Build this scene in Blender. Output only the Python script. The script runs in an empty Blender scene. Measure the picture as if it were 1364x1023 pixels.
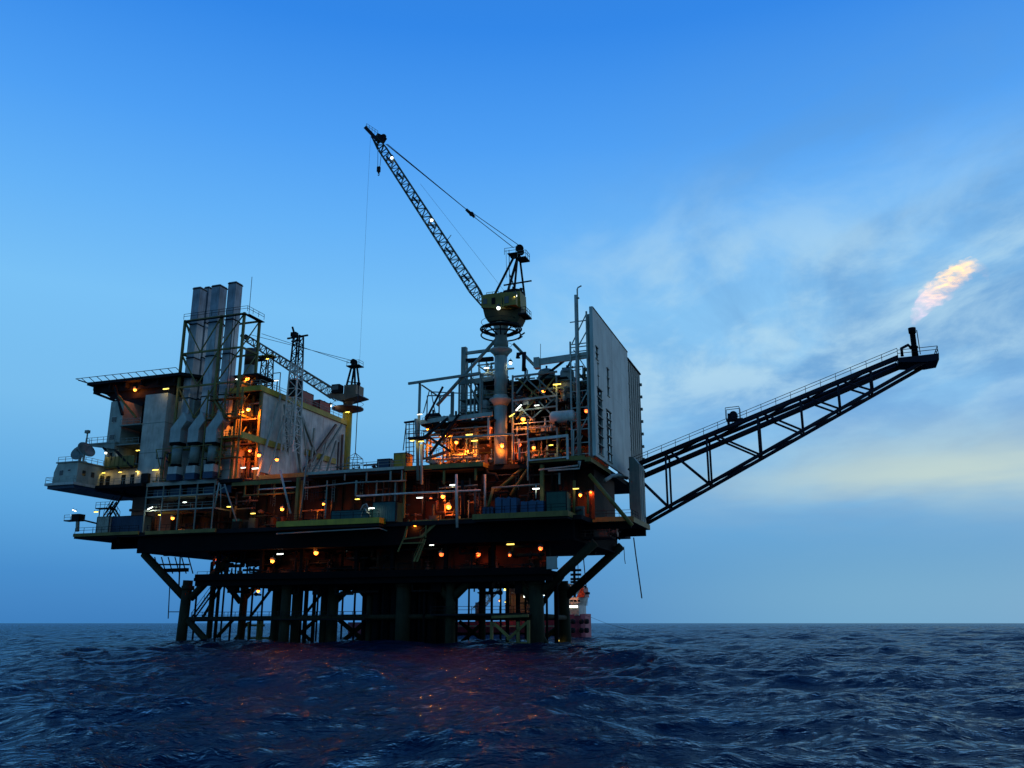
import bpy, bmesh, math, random
import numpy as np
from mathutils import Vector, Matrix
random.seed(11)
scene = bpy.context.scene
COL = scene.collection

# ---------------------------------------------------------------- survey of the place
# Platform frame: x runs along the long face (negative = away to the left), v runs back
# through the platform, z is height above the sea. The near upper corner is x=0, v=0.
F_ = 1180.0; TH = math.atan(318.5 / F_); EYE = 3.4
AX, AY = 12.3, 140.0; AZ = math.radians(19.5)
XD = (math.cos(AZ), -math.sin(AZ)); VD = (math.sin(AZ), math.cos(AZ))

def ray(px, py):
    a = (px - 682) / F_; b = (511.5 - py) / F_
    return (a, math.cos(TH) - b * math.sin(TH), math.sin(TH) + b * math.cos(TH))

def S(px, py, v):                       # surveyed point on the vertical plane v = const -> (x, z)
    d = ray(px, py)
    t = (v + AX * VD[0] + AY * VD[1]) / (d[0] * VD[0] + d[1] * VD[1])
    X, Y = t * d[0] - AX, t * d[1] - AY
    return (X * XD[0] + Y * XD[1], EYE + t * d[2])

def P(px, py, v):
    x, z = S(px, py, v)
    return (x, v, z)

def E(px, py, x):                       # surveyed point on the plane x = const -> (v, z)
    d = ray(px, py)
    t = (x + AX * XD[0] + AY * XD[1]) / (d[0] * XD[0] + d[1] * XD[1])
    X, Y = t * d[0] - AX, t * d[1] - AY
    return (X * VD[0] + Y * VD[1], EYE + t * d[2])

def PE(px, py, x):
    v, z = E(px, py, x)
    return (x, v, z)

def world(p):
    return Vector((AX + p[0] * XD[0] + p[1] * VD[0], AY + p[0] * XD[1] + p[1] * VD[1], p[2]))

# ---------------------------------------------------------------- materials
def nset(n, k, val):
    n.inputs[k].default_value = val

def mat(name, col, rough=.55, metal=0., var=.35, dirt=(.05, .035, .025), dirt_amt=.35, scale=1., spec=.4):
    m = bpy.data.materials.new(name); m.use_nodes = True
    nt = m.node_tree; N = nt.nodes; L = nt.links
    b = N['Principled BSDF']
    tc = N.new('ShaderNodeTexCoord')
    n1 = N.new('ShaderNodeTexNoise'); nset(n1, 'Scale', .45 * scale); nset(n1, 'Detail', 6.)
    mp = N.new('ShaderNodeMapping'); mp.inputs['Scale'].default_value = (2.2 * scale, 2.2 * scale, .22 * scale)
    n2 = N.new('ShaderNodeTexNoise'); nset(n2, 'Scale', 1.); nset(n2, 'Detail', 5.); nset(n2, 'Roughness', .65)
    L.new(tc.outputs['Object'], n1.inputs['Vector']); L.new(tc.outputs['Object'], mp.inputs[0]); L.new(mp.outputs[0], n2.inputs['Vector'])
    mr = N.new('ShaderNodeMapRange'); nset(mr, 1, .3); nset(mr, 2, .7); nset(mr, 3, 1 - var); nset(mr, 4, 1 + var * .4)
    L.new(n1.outputs[0], mr.inputs[0])
    mul = N.new('ShaderNodeMix'); mul.data_type = 'RGBA'; mul.blend_type = 'MULTIPLY'; mul.inputs[0].default_value = 1.
    mul.inputs[6].default_value = (*col, 1); L.new(mr.outputs[0], mul.inputs[7])
    mr2 = N.new('ShaderNodeMapRange'); nset(mr2, 1, .5); nset(mr2, 2, .72); nset(mr2, 3, 0.); nset(mr2, 4, dirt_amt)
    L.new(n2.outputs[0], mr2.inputs[0])
    mx = N.new('ShaderNodeMix'); mx.data_type = 'RGBA'
    L.new(mr2.outputs[0], mx.inputs[0]); L.new(mul.outputs[2], mx.inputs[6]); mx.inputs[7].default_value = (*dirt, 1)
    L.new(mx.outputs[2], b.inputs['Base Color'])
    nset(b, 'Roughness', rough); nset(b, 'Metallic', metal); nset(b, 'Specular IOR Level', spec)
    return m

def emit(name, col, s):
    m = bpy.data.materials.new(name); m.use_nodes = True
    b = m.node_tree.nodes['Principled BSDF']
    nset(b, 'Base Color', (*col, 1)); nset(b, 'Emission Color', (*col, 1)); nset(b, 'Emission Strength', s)
    m.cycles.emission_sampling = 'NONE'
    return m

M = dict(
    cream=mat('cream_paint', (.60, .51, .38), dirt=(.24, .13, .07), dirt_amt=.45),
    white=mat('white_paint', (.68, .61, .48), dirt=(.26, .14, .07), dirt_amt=.5),
    grey=mat('grey_paint', (.24, .26, .195), dirt=(.10, .07, .05)),
    pale=mat('pale_grey_paint', (.42, .425, .32), dirt=(.13, .09, .06)),
    blue=mat('blue_grey_cladding', (.47, .49, .39), dirt=(.20, .19, .14), dirt_amt=.4, var=.25, scale=.5),
    clad2=mat('green_grey_cladding', (.18, .20, .145), dirt=(.05, .06, .05), dirt_amt=.5),
    yellow=mat('yellow_paint', (.48, .33, .02), dirt=(.10, .06, .02), dirt_amt=.4),
    olive=mat('faded_yellow_steel', (.22, .165, .04), dirt=(.06, .036, .02), dirt_amt=.45, spec=.2),
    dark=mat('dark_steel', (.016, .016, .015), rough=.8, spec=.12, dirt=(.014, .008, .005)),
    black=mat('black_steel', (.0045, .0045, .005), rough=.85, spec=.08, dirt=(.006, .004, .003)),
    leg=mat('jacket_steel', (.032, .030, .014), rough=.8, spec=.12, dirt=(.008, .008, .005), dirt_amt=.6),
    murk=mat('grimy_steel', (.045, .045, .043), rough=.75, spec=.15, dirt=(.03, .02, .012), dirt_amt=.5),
    rustd=mat('dark_red_bulkhead', (.055, .024, .012), rough=.7, spec=.15, dirt=(.02, .012, .008), dirt_amt=.6),
    rust=mat('primer_red_steel', (.15, .07, .04), dirt=(.06, .03, .02)),
    boom=mat('flare_boom_steel', (.022, .019, .026), rough=.75, spec=.15, dirt=(.010, .007, .006)),
    galv=mat('galvanised_duct', (.47, .47, .44), rough=.45, metal=.25, dirt=(.15, .11, .08), dirt_amt=.6),
    sooty=mat('weathered_duct_top', (.28, .29, .29), rough=.5, metal=.2, dirt=(.05, .04, .035), dirt_amt=.6),
    duct=mat('grey_green_duct', (.42, .42, .34), dirt=(.12, .11, .08)),
    red=mat('red_container_paint', (.42, .06, .03), dirt=(.12, .03, .02)),
    teal=mat('teal_container_paint', (.02, .10, .09), dirt=(.02, .03, .03)),
    bluep=mat('blue_paint', (.016, .045, .085), dirt=(.02, .03, .04)),
    green=mat('green_container_paint', (.02, .09, .05), dirt=(.02, .03, .02)),
    craned=mat('crane_base_steel', (.06, .05, .018), spec=.15, dirt=(.03, .022, .012)),
    crane=mat('crane_yellow', (.33, .215, .018), dirt=(.06, .045, .02), dirt_amt=.5),
    crane2=mat('rusty_crane_steel', (.22, .13, .06), dirt=(.08, .04, .02), dirt_amt=.5),
    glass=mat('dark_window_glass', (.015, .02, .025), rough=.12, var=.1, dirt_amt=.05, spec=.6),
    bigboom=mat('crane_boom_steel', (.05, .055, .03), rough=.7, spec=.2, dirt=(.03, .025, .015)),
    rope=mat('wire_rope', (.02, .02, .023), spec=.15, dirt_amt=.1),
    hull=mat('ship_hull_paint', (.48, .06, .09), dirt=(.10, .03, .025), dirt_amt=.5),
    rubber=mat('fender_rubber', (.012, .012, .014), rough=.8),
    lampcase=mat('lamp_housing', (.12, .12, .11)),
    tarp=mat('blue_tarpaulin', (.02, .075, .14), rough=.5, dirt=(.02, .04, .07)),
    board=mat('pale_board', (.42, .42, .34), dirt=(.2, .18, .12)),
)
EM = dict(O=emit('sodium_bulb', (1., .25, .03), 6.), Y=emit('yellow_tube', (1., .72, .12), 2.6), W=emit('white_tube', (.93, 1., .90), 3.),
          R=emit('red_orange_bulb', (1., .14, .03), 3.))
LC = dict(O=(1., .22, .02), Y=(1., .74, .16), W=(.9, 1., .88), R=(1., .13, .02))

# ---------------------------------------------------------------- geometry builder
V3 = Vector
def _frame(d):
    d = d.normalized()
    up = V3((0, 0, 1)) if abs(d.z) < .95 else V3((0, 1, 0))
    s = d.cross(up).normalized()
    return d, s, s.cross(d).normalized()

class G:
    def __init__(s): s.v = []; s.f = []; s.sm = []; s.runs = []
    def add(s, vs, fs, sm=False):
        o = len(s.v); s.v += [tuple(p) for p in vs]
        s.f += [tuple(i + o for i in f) for f in fs]; s.sm += [sm] * len(fs); return s
    def box(s, x0, x1, y0, y1, z0, z1):
        vs = [(x, y, z) for z in (z0, z1) for y in (y0, y1) for x in (x0, x1)]
        return s.add(vs, [(0, 2, 3, 1), (4, 5, 7, 6), (0, 1, 5, 4), (2, 6, 7, 3), (0, 4, 6, 2), (1, 3, 7, 5)])
    def bar(s, p, q, w, h=None):
        p = V3(p); q = V3(q); h = h or w; d, a, b = _frame(q - p)
        vs = [c + a * (i * w / 2) + b * (j * h / 2) for c in (p, q) for i, j in ((-1, -1), (1, -1), (1, 1), (-1, 1))]
        return s.add(vs, [(3, 2, 1, 0), (4, 5, 6, 7)] + [(i, (i + 1) % 4, 4 + (i + 1) % 4, 4 + i) for i in range(4)])
    def tube(s, p, q, r, n=8, r2=None):
        p = V3(p); q = V3(q); r2 = r if r2 is None else r2; d, a, b = _frame(q - p)
        cs = [(math.cos(2 * math.pi * i / n), math.sin(2 * math.pi * i / n)) for i in range(n)]
        vs = [p + (a * c + b * t) * r for c, t in cs] + [q + (a * c + b * t) * r2 for c, t in cs]
        s.add(vs, [(i, (i + 1) % n, n + (i + 1) % n, n + i) for i in range(n)], n > 5)
        o = len(s.v) - 2 * n
        s.f += [tuple(o + i for i in range(n))[::-1], tuple(o + n + i for i in range(n))]; s.sm += [False, False]
        return s
    def path(s, pts, r, n=6, closed=False):
        pts = [V3(p) for p in pts]; k = len(pts); rings = []
        for i, p in enumerate(pts):
            a = pts[i - 1] if (i or closed) else p
            b = pts[(i + 1) % k] if (i < k - 1 or closed) else p
            d, u, w = _frame(b - a)
            rr = r[i] if isinstance(r, (list, tuple)) else r
            rings.append([p + (u * math.cos(2 * math.pi * j / n) + w * math.sin(2 * math.pi * j / n)) * rr for j in range(n)])
        vs = [q for g in rings for q in g]; fs = []
        for i in range(k if closed else k - 1):
            for j in range(n):
                fs.append((i * n + j, i * n + (j + 1) % n, ((i + 1) % k) * n + (j + 1) % n, ((i + 1) % k) * n + j))
        if not closed:
            fs += [tuple(range(n))[::-1], tuple((k - 1) * n + j for j in range(n))]
        return s.add(vs, fs, True)
    def ring(s, c, R, r, n=24, k=6):
        return s.path([(c[0] + R * math.cos(2 * math.pi * i / n), c[1] + R * math.sin(2 * math.pi * i / n), c[2]) for i in range(n)], r, k, True)
    def lathe(s, c, prof, n=20):
        vs = [(c[0] + r * math.cos(2 * math.pi * j / n), c[1] + r * math.sin(2 * math.pi * j / n), c[2] + z) for r, z in prof for j in range(n)]
        fs = [(i * n + j, i * n + (j + 1) % n, (i + 1) * n + (j + 1) % n, (i + 1) * n + j) for i in range(len(prof) - 1) for j in range(n)]
        fs += [tuple(range(n))[::-1], tuple((len(prof) - 1) * n + j for j in range(n))]
        return s.add(vs, fs, True)
    def prism(s, poly, ax, a0, a1):
        def mk(p, a):
            return {'x': (a, p[0], p[1]), 'v': (p[0], a, p[1]), 'z': (p[0], p[1], a)}[ax]
        n = len(poly)
        vs = [mk(p, a0) for p in poly] + [mk(p, a1) for p in poly]
        return s.add(vs, [tuple(range(n)), tuple(range(n, 2 * n))[::-1]] + [(i, (i + 1) % n, n + (i + 1) % n, n + i) for i in range(n)])
    def ball(s, c, r, n=10, m=6):
        prof = [(max(.001, math.sin(math.pi * i / m)) * r, -math.cos(math.pi * i / m) * r) for i in range(m + 1)]
        return s.lathe(c, prof, n)
    def rail(s, pts, h=1.1, step=2., r=.045):
        if s.v or s.runs:
            if not s.runs:
                f = G(); f.v, f.f, f.sm = s.v, s.f, s.sm; s.runs.append(f)
            s.runs.append(G().rail(pts, h, step, r)); return s
        for a, b in zip(pts[:-1], pts[1:]):
            a = V3(a); b = V3(b); L = (b - a).length; k = max(1, int(L / step))
            for i in range(k + 1):
                p = a.lerp(b, i / k); s.bar(p, p + V3((0, 0, h)), r * 1.5)
            for hh in (h, h * .55):
                s.bar(a + V3((0, 0, hh)), b + V3((0, 0, hh)), r * 1.5)
        return s
    def truss(s, p, q, w0, w1, n, rc, rb, up=(0, 1, 0), chords=4):
        """lattice beam of four chords with zigzag bracing"""
        p = V3(p); q = V3(q); d = (q - p).normalized(); a = d.cross(V3(up)).normalized(); b = a.cross(d).normalized()
        cor = [(-1, -1), (1, -1), (1, 1), (-1, 1)] if chords == 4 else [(-1, -.6), (1, -.6), (0, 1)]
        def pt(c, t):
            w = w0 + (w1 - w0) * t
            return p.lerp(q, t) + a * (c[0] * w / 2) + b * (c[1] * w / 2)
        for c in cor: s.bar(pt(c, 0), pt(c, 1), rc)
        m = len(cor)
        for i in range(n):
            t0, t1 = i / n, (i + 1) / n
            for k in range(m):
                c, e = cor[k], cor[(k + 1) % m]
                if i % 2: c, e = e, c
                s.bar(pt(c, t0), pt(e, t1), rb)
                s.bar(pt(cor[k], t1), pt(cor[(k + 1) % m], t1), rb)
        return s
    def stair(s, p, q, w=.9, axis='v'):
        p = V3(p); q = V3(q); o = V3((0, w / 2, 0)) if axis == 'v' else V3((w / 2, 0, 0))
        for e in (o, -o):
            s.bar(p + e, q + e, .10, .3)
            s.bar(p + e + V3((0, 0, 1)), q + e + V3((0, 0, 1)), .07)
            for t in (0, .5, 1): s.bar(p.lerp(q, t) + e, p.lerp(q, t) + e + V3((0, 0, 1)), .06)
        k = max(3, int(abs(q.z - p.z) / .3))
        for i in range(1, k):
            c = p.lerp(q, i / k); s.bar(c - o, c + o, .28, .05)
        return s

def mesh_of(name, g, m, base=(0, 0, 0)):
    me = bpy.data.meshes.new(name)
    me.from_pydata([(p[0] - base[0], p[1] - base[1], p[2] - base[2]) for p in g.v], [], g.f)
    me.polygons.foreach_set('use_smooth', g.sm)
    me.materials.append(m); me.update()
    return me

class T:
    """a thing: an Empty at its base that parents its parts"""
    def __init__(s, name, label, cat, base, group=None):
        o = bpy.data.objects.new(name, None); COL.objects.link(o)
        o.empty_display_size = .5
        o.location = world(base); o.rotation_euler = (0, 0, -AZ)
        o['label'] = label; o['category'] = cat
        if group: o['group'] = group
        s.o = o; s.b = base
    def part(s, name, g, m, parent=None, label=None):
        if g.runs and len(g.runs) > 1:                  # each handrail run is a part of its own
            for r in g.runs: o = s.part(name, r, m, parent, label)
            return o
        me = mesh_of(name, g, M[m] if isinstance(m, str) else m, s.b)
        return s.link(name, me, parent, label)
    def link(s, name, data, parent=None, label=None):
        c = bpy.data.objects.new(name, data); COL.objects.link(c); c.parent = parent or s.o
        if label: c['label'] = label
        return c

def single(name, g, m, label, cat, base, group=None):
    o = bpy.data.objects.new(name, mesh_of(name, g, M[m] if isinstance(m, str) else m, base)); COL.objects.link(o)
    o.location = world(base); o.rotation_euler = (0, 0, -AZ); o['label'] = label; o['category'] = cat
    if group: o['group'] = group
    return o

PIPE_MATS = ['grey', 'pale', 'dark', 'rust', 'olive', 'grey']
def pipes(t, n, x0, x1, v0, v1, z0, z1, mats=PIPE_MATS, r=(.09, .22), seed=1, parent=None):
    R = random.Random(seed)
    for _ in range(n):
        p = [R.uniform(x0, x1), R.uniform(v0, v1), R.uniform(z0, z1)]
        pts = [tuple(p)]; lim = ((x0, x1), (v0, v1), (z0, z1)); last = -1
        for k in range(R.randint(2, 4)):
            ax = R.choice([a for a in (0, 2, 0, 2, 1) if a != last]); last = ax
            p[ax] = min(lim[ax][1], max(lim[ax][0], p[ax] + R.choice((-1, 1)) * R.uniform(.8, 5.5))); pts.append(tuple(p))
        g = G(); rr = R.uniform(*r)
        for a, b in zip(pts[:-1], pts[1:]):
            if (V3(a) - V3(b)).length > .05:
                g.tube(a, b, rr, 7); g.ball(b, rr * 1.05, 7, 4)
                if R.random() < .5:
                    c = V3(a).lerp(V3(b), .5); d = (V3(b) - V3(a)).normalized() * .1; g.tube(c - d, c + d, rr * 1.9, 8)
        t.part('pipe', g, R.choice(mats), parent)

def vessel(label, c, r, h, m='duct', cat='vessel', group=None, horizontal=False):
    """pressure vessel with domed ends, nozzle and saddles or skirt"""
    t = T('process_vessel', label, cat, c, group)
    if horizontal:
        g = G(); n = 16; prof = [(.02, -h / 2 - r * .5), (r * .6, -h / 2 - r * .35), (r * .92, -h / 2 - r * .1), (r, -h / 2), (r, h / 2), (r * .92, h / 2 + r * .1), (r * .6, h / 2 + r * .35), (.02, h / 2 + r * .5)]
        vs = [(c[0] + z, c[1] + q * math.cos(2 * math.pi * j / n), c[2] + r + .5 + q * math.sin(2 * math.pi * j / n)) for q, z in prof for j in range(n)]
        g.add(vs, [(i * n + j, i * n + (j + 1) % n, (i + 1) * n + (j + 1) % n, (i + 1) * n + j) for i in range(len(prof) - 1) for j in range(n)], True)
        t.part('shell', g, m)
        for k in (-.3, .3): t.part('saddle', G().box(c[0] + k * h - .15, c[0] + k * h + .15, c[1] - r * .8, c[1] + r * .8, c[2], c[2] + .7), 'dark')
        t.part('nozzle', G().tube((c[0], c[1], c[2] + 2 * r + .4), (c[0], c[1], c[2] + 2 * r + 1.1), .2), 'dark')
    else:
        t.part('skirt', G().tube(c, (c[0], c[1], c[2] + .8), r * .9, 16), 'dark')
        t.part('shell', G().lathe((c[0], c[1], c[2] + .8), [(r * .5, -.1), (r, .3), (r, h - .6), (r * .85, h - .25), (r * .45, h), (.02, h + .05)], 18), m)
        t.part('nozzle', G().tube((c[0], c[1], c[2] + h + .7), (c[0], c[1], c[2] + h + 1.4), .18), 'dark')
        g = G()
        for z in (.35, .7): g.ring((c[0], c[1], c[2] + h * z), r * 1.03, .06, 18, 4)
        t.part('band', g, 'dark')
    return t

def container(name, label, x0, x1, v0, v1, z0, z1, m, cat='container', group=None, open_top=False):
    """cargo container: ribbed walls, corner posts, doors and lifting lugs"""
    t = T(name, label, cat, ((x0 + x1) / 2, (v0 + v1) / 2, z0), group)
    g = G(); h = z1 - z0
    g.box(x0 + .06, x1 - .06, v0 + .06, v1 - .06, z0 + .12, z1 - (.25 if open_top else .08))
    k = max(3, int((x1 - x0) / .4))
    for i in range(1, k):
        x = x0 + (x1 - x0) * i / k
        g.box(x - .07, x + .07, v0 + .015, v0 + .055, z0 + .2, z1 - .3)
    t.part('body', g, m)
    f = G()
    for x in (x0, x1 - .14):
        for v in (v0, v1 - .14): f.box(x, x + .14, v, v + .14, z0, z1)
    for z in (z0, z1 - .12):
        f.box(x0 + .14, x1 - .14, v0, v0 + .1, z, z + .12); f.box(x0 + .14, x1 - .14, v1 - .1, v1, z, z + .12)
        f.box(x0, x0 + .1, v0 + .14, v1 - .14, z, z + .12); f.box(x1 - .1, x1, v0 + .14, v1 - .14, z, z + .12)
    t.part('frame', f, 'dark' if m != 'yellow' else 'olive')
    lug = G()
    for x in (x0 + .2, x1 - .2): lug.ring((x, (v0 + v1) / 2, z1 + .12), .14, .04, 10, 4)
    t.part('lifting_lug', lug, 'dark')
    return t

# ================================================================ SEA
def make_sea():
    rng = np.random.default_rng(5)
    r = np.concatenate([[0.4], np.geomspace(1.8, 24., 240)[:-1], np.geomspace(24., 1300., 900), np.geomspace(1360., 26000., 60)]); nr = len(r)
    a0 = np.linspace(-37, 37, 620); a1 = np.linspace(37, 323, 130)[1:-1]
    th = np.radians(np.concatenate([a0, a1])); nt = len(th)
    R, TT = np.meshgrid(r, th, indexing='ij')
    R = R.astype('f4'); TT = TT.astype('f4')
    X = R * np.sin(TT); Y = R * np.cos(TT)
    cell = np.maximum(np.gradient(r)[:, None], r[:, None] * math.radians(.12)).astype('f4')
    Z = np.zeros_like(X); DX = np.zeros_like(X); DY = np.zeros_like(X); J = np.zeros_like(X)
    K = 74
    lam = np.geomspace(.55, 52., K)
    for l in lam:
        k = 2 * math.pi / l
        spread = 1.0 if l < 6 else .75 if l < 14 else .4
        an = math.radians(205) + rng.normal() * spread
        amp = .0098 * l ** 1.0 * (1.0 if l < 17 else .40) * rng.uniform(.5, 1.4)
        p0, p1 = rng.uniform(0, 6.28, 2)
        att = np.clip((l / cell[:, 0] - 2.) / 2.5, 0, 1); n_on = int((att > 0).sum())
        if not n_on: continue
        on = att > 0; i0, i1 = np.argmax(on), nr - np.argmax(on[::-1])
        x_, y_ = X[i0:i1], Y[i0:i1]
        md = .6 + .4 * np.sin((x_ * math.cos(an + 1.3) + y_ * math.sin(an + 1.3)) * (k * .13) + p0)
        ph = k * (x_ * math.sin(an) + y_ * math.cos(an)) + p1
        a = amp * att[i0:i1, None].astype('f4') * md
        c = np.cos(ph); sn = np.sin(ph) * a
        Z[i0:i1] += a * c
        DX[i0:i1] -= .85 * math.sin(an) * sn; DY[i0:i1] -= .85 * math.cos(an) * sn
        J[i0:i1] += a * k * c
    # white wash round the legs
    for lx, lv in ((-80.3, 5), (-58, 5), (-34.5, 5), (-25.7, 5), (-10.2, 5), (-78, 20), (-13.4, 32)):
        q = world((lx, lv, 0)); J += .75 * np.exp(-((X - q.x) ** 2 + (Y - q.y) ** 2) / 4.)
    near = np.clip((R - 1.) / 8., 0, 1)
    Z = Z * near
    vs = np.stack([X + DX * near, Y + DY * near, Z], -1).reshape(-1, 3)
    vs = np.concatenate([vs, [[0, 0, -.2]]])
    i = np.arange(nr - 1)[:, None]; j = np.arange(nt)[None, :]; jn = (j + 1) % nt
    q = np.stack(np.broadcast_arrays(i * nt + j, (i + 1) * nt + j, (i + 1) * nt + jn, i * nt + jn), -1).reshape(-1, 4)
    c = len(vs) - 1
    tri = np.stack([np.full(nt, c), np.arange(nt), (np.arange(nt) + 1) % nt], -1)[:, ::-1]
    me = bpy.data.meshes.new('sea')
    nl = q.size + tri.size; npoly = len(q) + len(tri)
    me.vertices.add(len(vs)); me.vertices.foreach_set('co', vs.astype('f4').ravel())
    me.loops.add(nl); me.polygons.add(npoly)
    me.loops.foreach_set('vertex_index', np.concatenate([q.ravel(), tri.ravel()]).astype('i4'))
    st = np.concatenate([np.arange(len(q)) * 4, len(q) * 4 + np.arange(len(tri)) * 3]).astype('i4')
    me.polygons.foreach_set('loop_start', st)
    me.polygons.foreach_set('use_smooth', np.ones(npoly, dtype=bool))
    me.update(calc_edges=True); me.validate()
    if sum(p.normal.z for p in me.polygons[:200]) < 0: me.flip_normals()
    at = me.attributes.new('crest', 'FLOAT', 'POINT')
    at.data.foreach_set('value', np.concatenate([J.ravel(), [0]]).astype('f4'))
    m = bpy.data.materials.new('sea_water'); m.use_nodes = True
    nt_ = m.node_tree; N = nt_.nodes; L = nt_.links; b = N['Principled BSDF']
    nset(b, 'Base Color', (.001, .0065, .019, 1)); nset(b, 'Roughness', .6); nset(b, 'Specular IOR Level', 0.)
    gl = N.new('ShaderNodeBsdfGlossy'); nset(gl, 'Color', (.68, .84, .97, 1)); nset(gl, 'Roughness', .07)
    tc = N.new('ShaderNodeTexCoord')
    mp = N.new('ShaderNodeMapping'); mp.inputs['Rotation'].default_value = (0, 0, .45); mp.inputs['Scale'].default_value = (.9, 1.25, 1.)
    L.new(tc.outputs['Object'], mp.inputs[0])
    prev = None
    for sc, st_, dist in ((6., .5, .05), (1.8, .7, .20), (.4, .8, .8)):
        n = N.new('ShaderNodeTexNoise'); nset(n, 'Scale', sc); nset(n, 'Detail', 5.); nset(n, 'Roughness', .6); nset(n, 'Distortion', .15)
        L.new(mp.outputs[0], n.inputs['Vector'])
        bp = N.new('ShaderNodeBump'); nset(bp, 'Strength', st_); nset(bp, 'Distance', dist)
        L.new(n.outputs[0], bp.inputs['Height'])
        if prev: L.new(prev.outputs[0], bp.inputs['Normal'])
        prev = bp
    # at grazing angles one sees the wave faces turned towards one: tilt the mean facet that way
    geo = N.new('ShaderNodeNewGeometry')
    def tilt(k):
        sc_ = N.new('ShaderNodeVectorMath'); sc_.operation = 'SCALE'; sc_.inputs['Scale'].default_value = k; L.new(geo.outputs['Incoming'], sc_.inputs[0])
        ad_ = N.new('ShaderNodeVectorMath'); ad_.operation = 'ADD'; L.new(prev.outputs[0], ad_.inputs[0]); L.new(sc_.outputs[0], ad_.inputs[1])
        nm_ = N.new('ShaderNodeVectorMath'); nm_.operation = 'NORMALIZE'; L.new(ad_.outputs[0], nm_.inputs[0]); return nm_.outputs[0]
    L.new(prev.outputs[0], b.inputs['Normal']); L.new(tilt(.06), gl.inputs['Normal'])
    fr = N.new('ShaderNodeFresnel'); nset(fr, 'IOR', 1.333); L.new(tilt(.15), fr.inputs['Normal'])
    fc = N.new('ShaderNodeMath'); fc.operation = 'MULTIPLY'; fc.inputs[1].default_value = .88; L.new(fr.outputs[0], fc.inputs[0])
    wt = N.new('ShaderNodeMixShader'); L.new(fc.outputs[0], wt.inputs[0]); L.new(b.outputs[0], wt.inputs[1]); L.new(gl.outputs[0], wt.inputs[2])
    # sparse foam where crests steepen
    at_ = N.new('ShaderNodeAttribute'); at_.attribute_name = 'crest'
    fn = N.new('ShaderNodeTexNoise'); nset(fn, 'Scale', 1.3); nset(fn, 'Detail', 8.); nset(fn, 'Roughness', .75)
    L.new(mp.outputs[0], fn.inputs['Vector'])
    ad = N.new('ShaderNodeMath'); ad.operation = 'MULTIPLY_ADD'; ad.inputs[1].default_value = 1.1
    L.new(fn.outputs[0], ad.inputs[0]); L.new(at_.outputs['Fac'], ad.inputs[2])
    mr = N.new('ShaderNodeMapRange'); nset(mr, 1, 1.16); nset(mr, 2, 1.45); nset(mr, 3, 0.); nset(mr, 4, .55)
    L.new(ad.outputs[0], mr.inputs[0])
    fo = N.new('ShaderNodeBsdfDiffuse'); nset(fo, 'Color', (.55, .6, .62, 1))
    ms = N.new('ShaderNodeMixShader'); L.new(mr.outputs[0], ms.inputs[0]); L.new(wt.outputs[0], ms.inputs[1]); L.new(fo.outputs[0], ms.inputs[2])
    L.new(ms.outputs[0], N['Material Output'].inputs['Surface'])
    me.materials.append(m)
    o = bpy.data.objects.new('sea', me); COL.objects.link(o)
    o['kind'] = 'structure'; o['label'] = 'dark blue choppy open sea'
make_sea()

# ================================================================ JACKET
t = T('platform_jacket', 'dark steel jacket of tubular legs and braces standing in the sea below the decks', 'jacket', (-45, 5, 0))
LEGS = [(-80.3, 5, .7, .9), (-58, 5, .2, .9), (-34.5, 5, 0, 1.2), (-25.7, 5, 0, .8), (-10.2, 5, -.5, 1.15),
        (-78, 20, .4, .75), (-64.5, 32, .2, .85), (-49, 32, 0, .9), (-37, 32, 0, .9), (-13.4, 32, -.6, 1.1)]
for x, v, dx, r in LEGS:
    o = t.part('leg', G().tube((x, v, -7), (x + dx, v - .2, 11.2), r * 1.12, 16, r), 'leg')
    t.part('collar', G().tube((x + dx * .9, v, 9.4), (x + dx * .92, v, 10.2), r * 1.3, 16), 'leg', o)
def jb(a, b, r, name='brace'): t.part(name, G().tube(a, b, r, 10), 'leg')
jb(P(192, 738, 5), P(247, 797, 5), .75); jb(P(828, 727, 32), P(747, 801, 32), .8); jb(P(793, 722, 5), P(722, 788, 5), .75)
jb(P(254, 797, 5), P(306, 743, 5), .7); jb(P(320, 802, 20), P(300, 776, 20), .55); jb(P(322, 802, 20), P(345, 776, 20), .55)
jb(P(598, 800, 5), P(578, 768, 5), .6); jb(P(598, 802, 5), P(632, 768, 5), .7); jb(P(709, 800, 5), P(686, 768, 5), .65)
jb(P(447, 802, 32), P(480, 770, 32), .55); jb(P(440, 800, 32), P(418, 772, 32), .5)
jb(P(250, 826, 5), P(288, 868, 5), .6); jb(P(452, 826, 20), P(490, 858, 20), .45); jb(P(490, 826, 20), P(452, 858, 20), .45)
jb(P(752, 830, 32), P(724, 850, 32), .5); jb(P(715, 836, 5), P(735, 868, 5), .35)
jb((-80, 5, 4.1), (-10.4, 5, 4.6), .45, 'horizontal_brace'); jb((-64.5, 32, 4.4), (-13.4, 32, 4.4), .5, 'horizontal_brace')
for a, b in (((-80, 5, 4.1), (-78, 20, 4.3)), ((-58, 5, 4.1), (-64.5, 32, 4.4)), ((-10.3, 5, 4.5), (-13.5, 32, 4.4)), ((-34.5, 5, 4.3), (-37, 32, 4.4))):
    jb(a, b, .45, 'horizontal_brace')
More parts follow.
